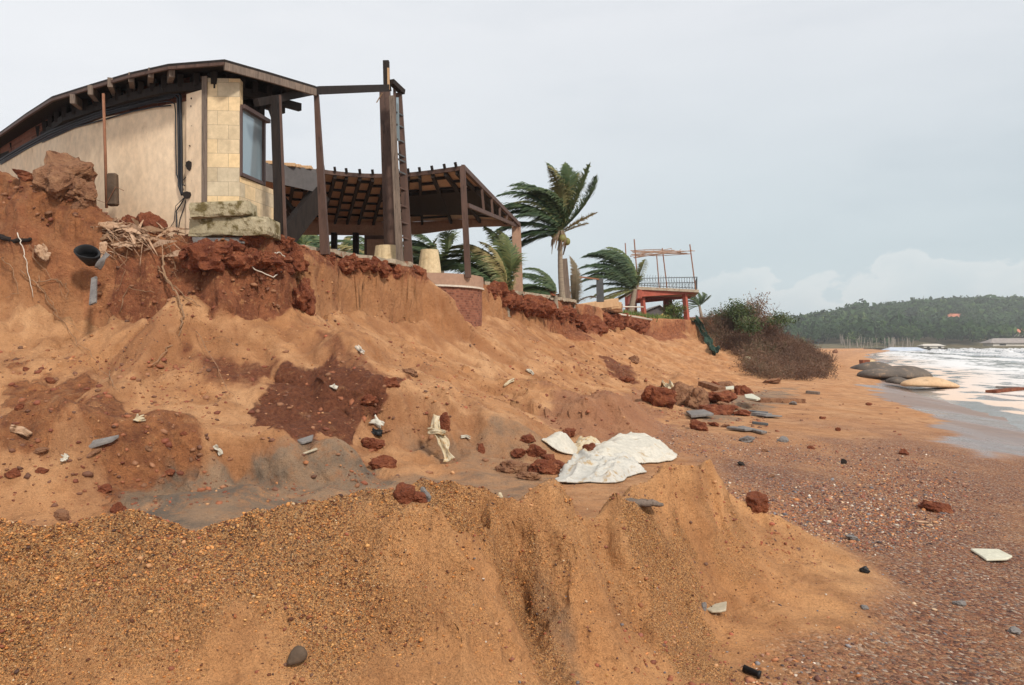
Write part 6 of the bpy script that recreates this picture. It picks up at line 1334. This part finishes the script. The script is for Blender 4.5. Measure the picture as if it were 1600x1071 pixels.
rk(1100,952,9,12,'greystone','small dark stone propping the buff shard','stone','stone',333)
mb = MB(); a, b = hit(1161,1050)+Vector((0,0,.022)), hit(1187,1061)+Vector((0,0,.022)); mb.tube([a, a.lerp(b,.85), a.lerp(b,.86), b, b+(b-a)*.02], [.019,.016,.02,.021,.012], 14); tag(mb.build('black_tube', M['black'], None, True), 'short black plastic tube lying on the sand at the bottom right', 'tube')
# driftwood on the bank
p = at(1003,789,4.95); p.z = ground(p.x, p.y)+.0; a, b = at(970,783,4.95), at(1036,788,4.95); mb = MB(); n = 12; P = [a.lerp(b, i/n)+Vector((0,.0,.003*math.sin(i*.9))) for i in range(n+1)]
vs = []; fs = []
for i, q in enumerate(P):
    k = math.sin(PI*(.06+.9*i/n))**.5
    for j in range(8): an = 2*PI*j/8; vs.append(q+Vector((0, math.cos(an)*.055*k, math.sin(an)*.024*k*(1+.2*math.sin(i*2+j)))))
for i in range(n):
    for j in range(8): fs.append((i*8+j, i*8+(j+1) % 8, (i+1)*8+(j+1) % 8, (i+1)*8+j))
fs += [tuple(range(8)), tuple(reversed(range(n*8, n*8+8)))]; mb.add(vs, fs); tag(mb.build('driftwood', M['greydrift'] if 'greydrift' in M else M['grey_timber'], None, True), 'grey weathered driftwood piece resting on the sand bank', 'driftwood')
shard([(122,692),(145,689),(187,711),(176,719),(150,712)], .035, 'greystone', 'slate_plank', 'dark slate plank tilted on the left rubble slope', 'plank', .05, .75)
shard([(125,708),(150,712),(160,722),(140,720)], .03, 'brownrock', 'slate_plank', 'brown broken plank under the dark slate one', 'plank', .02, .6)
shard([(464,690),(490,686),(488,697),(472,699)], .03, 'greystone', 'grey_slab', 'pale grey slab at the foot of the brown earth', 'slab', .02, .4); shard([(470,708),(494,706),(497,713),(478,713)], .02, 'buff', 'grey_slab', 'thin buff slab below the pale grey slab', 'slab', .02, .3)
# rags
cloth('stained_rag', [at(683,648,10.9)+Vector((0,-.1,0)), at(680,668,10.85)+Vector((0,-.1,0)), at(692,685,10.8)+Vector((0,-.12,0)), at(703,718,10.6)+Vector((0,-.1,0))], .15, 'rag', 'twisted cream rag hanging on the talus slope', 'rag', 3, .05, 30, 8, (1,0,.1)); 
cloth('stained_rag', [at(670,672,10.85)+Vector((0,-.14,0)), at(688,672,10.82)+Vector((0,-.15,0)), at(697,676,10.8)+Vector((0,-.14,0))], .09, 'rag', 'yellow stained flap crossing the twisted cream rag', 'rag', 6, .03, 12, 6, (0,0,1))
for k, (pts, w_, m_, lab, c_) in enumerate([([(583,660),(590,665),(597,672)],.14,'white','crumpled white plastic on the hump above the red rocks','plastic'),([(582,678),(590,681),(598,682)],.12,'black','black scrap just beneath the crumpled white plastic','plastic'),([(720,688),(727,686),(734,689)],.05,'white','little white scrap right of the twisted rag','scrap'),
   ([(788,608),(796,600),(803,598)],.07,'rag','pale scrap on the upper talus','scrap'),([(822,582),(830,585),(834,590)],.07,'white','white scrap on the sand face upper middle','scrap'),([(558,545),(563,551),(568,555)],.08,'pale_pipe','white scrap on the steep face above the brown earth','scrap'),([(520,607),(524,610),(528,611)],.07,'white','white scrap lying on the brown earth','scrap'),
   ([(213,658),(220,661),(228,659)],.08,'rag','cream scrap on the left slope','scrap'),([(337,703),(343,708),(348,716)],.06,'white','bent white scrap at the right foot of the rubble','scrap'),([(100,720),(104,722),(108,723)],.09,'white','small bright white chip on the lower left slope','scrap'),([(20,675),(35,679),(50,686)],.08,'fibre','pinkish scrap near the left edge of the slope','scrap')]):
    cloth('scrap', onface(pts, .04, 6), w_, m_, lab, c_, 20+k, .04, 12, 6, (0,.5,1))
# ---- boulder cluster and debris field at the foot of the face
for i, (px, py, w_, h_, m_, lab) in enumerate([(1034,636,46,34,'laterite','dark boulder with the white rag draped over it'),(1068,634,44,36,'brownrock','brown boulder right of the rag draped one'),(1090,640,38,30,'brownrock','rounded brown boulder at the front of the cluster'),(1052,622,34,20,'brownrock','brown boulder at the back of the cluster'),(1110,628,34,16,'laterite','dark slab-like lump right of the cluster'),
  (1128,632,40,18,'laterite','long dark lump in the debris field'),(1110,646,34,14,'laterite','low reddish lump in front of the debris field'),(1140,640,36,12,'brownrock','flat brown lump in the debris field centre'),(1163,618,30,20,'laterite','dark red block standing at the end of the debris field'),(1128,648,46,13,'laterite','crumbled red lump near the yellow board'),(1160,650,22,10,'laterite','small red lump under the yellow board'),
  (1133,606,26,8,'brownrock','flat lump at the toe of the face'),(1208,600,36,8,'brownrock','earth clod line under the scrub'),(978,598,20,10,'laterite','dark clod at the foot of the slumped red earth'),(990,566,16,9,'brownrock','clod high on the slumped red earth'),(1116,603,14,8,'laterite','clod beside the toe of the face'),(1305,552,7,6,'brownrock','far stone past the scrub'),
  (1240,633,16,5,'greystone','dark stone far on tan sand by the log'),(1118,667,16,6,'laterite','low red stone before the debris field'),(1135,668,14,5,'brownrock','low brown stone before the debris field'),(1196,706,10,5,'brownrock','small brown stone on sand')]):
    rk(px, py, w_, h_, m_, lab, 'boulder' if w_ > 33 else 'rock', 'boulder' if w_ > 33 else 'rock', 400+i, sharp=.4)
cloth('white_rag', [at(1034,600,23.8), at(1045,600,23.2), at(1051,608,22.9), at(1053,625,22.6), at(1060,642,22.0)], .30, 'rag', 'long white rag draped over the dark boulder', 'rag', 8, .12, 40, 10, (1,.1,.3))
cloth('white_rag', [at(1048,625,22.7), at(1052,638,22.3), at(1074,642,22.0)], .28, 'rag', 'lower end of white rag spread at the boulder foot', 'rag', 9, .1, 30, 8, (1,.5,0))
def plank(px0, py0, px1, py1, w_, th, mat, label, lift=.05, name='plank', cat='plank'):
    a, b = hit(px0, py0, 5), hit(px1, py1, 5); mb = MB(); mb.beam(a+Vector((0,0,lift)), b+Vector((0,0,lift)), w_, th); return tag(mb.build(name, M[mat], bevel=.01), label, cat)
plank(1176,648,1250,630,.35,.12,'grey_timber','long grey log stretching right from the debris field',.05,'log','log') if False else None
for k, (a, b, c_, d_, w_, th, m_, lab) in enumerate([(1180,628,1250,629,.55,.16,'brownrock','long brown log lying across the sand right of the debris field'),(1175,664,1200,667,.10,.06,'iron','thin dark plank on the sand below the debris field'),(1140,672,1170,676,.22,.05,'greystone','grey plank left of the long thin one'),(1157,671,1194,680,.14,.05,'greystone','long thin grey plank pointing at the sea'),(1178,650,1202,653,.3,.1,'greystone','short grey plank under the log end'),
  (1188,653,1214,653,.35,.04,'greystone','flat grey sheet piece beside the short plank'),(1260,615,1280,617,.3,.12,'grey_timber','small grey log far on tan sand'),(1170,645,1200,648,.25,.03,'iron','dark strip beneath the yellow board'),(1430,822,1450,824,.06,.02,'fibre','pinkish flat strip on the pebbles'),(1075,628,1110,620,.25,.1,'brownrock','beam fragment leaning through the cluster'),(1095,622,1135,613,.2,.1,'brownrock','beam fragment crossing behind the cluster'),
  (1096,604,1128,614,.35,.3,'brownrock','timber slab lying at the toe of the face')]):
    plank(a, b, c_, d_, w_, th, m_, lab)
shard([(1163,631,),(1175,630),(1188,640),(1182,642),(1165,637)], .05, 'chalk', 'yellow_board', 'pale yellow board on top of the debris field', 'board', .25)
shard([(1124,611),(1146,610),(1148,613),(1126,614)], .05, 'chalk', 'pale_board', 'white strip board behind the dark red block', 'board', .1)
shard([(1072,648),(1100,646),(1115,655),(1080,656)], .06, 'greystone', 'grey_slab', 'grey slab at the foot of the white rag', 'slab', .05)
# fallen yellow-green post in the scrub edge and scattered unnamed clods (stuff)
mb = MB(); mb.beam(hit(1168,568,30)+Vector((0,-.2,.2)), hit(1190,583,30)+Vector((0,-.2,.2)), .5, .45); tag(mb.build('fallen_post', M['concrete']), 'pale mossy post leaning at the left edge of the scrub', 'post')
n = 900; rs2 = np.random.default_rng(31); L_ = []
for (x0, x1, y0, y1, m_) in ((0,360,560,790,420),(380,620,545,690,150),(420,620,700,790,60),(640,1050,560,740,150),(1060,1200,600,670,170),(880,1000,500,600,60),(0,300,270,370,90),(150,480,400,480,120),(1180,1420,600,700,50)):
    for k in range(m_): L_.append((rs2.uniform(x0,x1), rs2.uniform(y0,y1)))
P = np.array([tuple(hit(a, b, 6.5)) for a, b in L_]); P = P[P[:,1] < 60]; sz = np.exp(rs2.normal(math.log(.024), .55, len(P)))*np.clip(P[:,1]/12, .7, 2); sz = np.minimum(sz, .055)
RC = np.array([(.20,.06,.03),(.28,.10,.045),(.16,.07,.04),(.30,.14,.07),(.24,.11,.055)])
o = scatter('clods', P+np.c_[P[:,:2]*0, sz*-.15], sz, RC[rs2.integers(0,5,len(P))]*rs2.uniform(.7,1.2,(len(P),1)), 9, .7, PM, smooth=False); tag(o, 'small red and brown clods strewn over the slopes', 'clods')
n = 60000; yb = 6.5*np.exp(rs2.uniform(0, math.log(34/6.5), n)); xb = yb*rs2.uniform(-.66, .36, n); up3 = inside(xb, yb, SLOPEP); dens = sstep(-.25,.45,fbm2(xb*.9, yb*.9, 4, 320))*.9+.06
k = up3 & (rs2.uniform(0,1,n) < dens*np.clip(1.25-(yb-6.5)/40, .3, 1)); xb, yb = xb[k], yb[k]; de3, _, _ = polydist(xb, yb, EDGE); k = ~(inside(xb, yb, LANDP) & (de3 > .3)); xb, yb = xb[k], yb[k]; zb3 = H(xb, yb)
sz = np.exp(rs2.normal(math.log(.0095), .55, len(xb)))*np.clip(yb/11, .8, 2.2); sz = np.minimum(sz, .05); CC = np.array([(.40,.18,.07),(.30,.12,.05),(.22,.07,.035),(.46,.24,.11),(.34,.10,.05),(.16,.08,.05)])
nb = 5200; bx4 = rs2.uniform(-3.4, 2.4, nb); by4 = np.interp(bx4, _tx, _ty)-rs2.uniform(-.05, 1.5, nb); k = sstep(-.1,.5,fbm2(bx4*2, by4*2, 4, 321))+.08 > rs2.uniform(0,1,nb); bx4, by4 = bx4[k], by4[k]
sb4 = np.clip(np.exp(rs2.normal(math.log(.0075), .45, len(bx4))), .003, .022); xb = np.r_[xb, bx4]; yb = np.r_[yb, by4]; zb3 = np.r_[zb3, H(bx4, by4)]; sz = np.r_[sz, sb4]
o = scatter('crumbs', np.c_[xb, yb, zb3-sz*.05], sz, CC[rs2.integers(0,6,len(xb))]*rs2.uniform(.8,1.2,(len(xb),1)), 10, .75, PM, smooth=False); tag(o, 'fine sandy crumbs and grit covering the slumped slope', 'crumbs')
# ================================================================ HAZE
s = bpy.data.materials.new('haze'); s.use_nodes = True; t_ = s.node_tree; t_.nodes.clear(); oo = t_.nodes.new('ShaderNodeOutputMaterial'); pv_ = t_.nodes.new('ShaderNodeVolumePrincipled')
pv_.inputs['Color'].default_value = (.93,.95,.97,1); pv_.inputs['Density'].default_value = HAZE; pv_.inputs['Anisotropy'].default_value = .2; t_.links.new(pv_.outputs[0], oo.inputs['Volume'])
mb = MB(); mb.box((0,700,25), (3200,1700,64)); o = mb.build('haze', s, None, loc=(0,700,25)); o['kind'] = 'stuff'; tag(o, 'thin sea haze over the bay', 'haze')
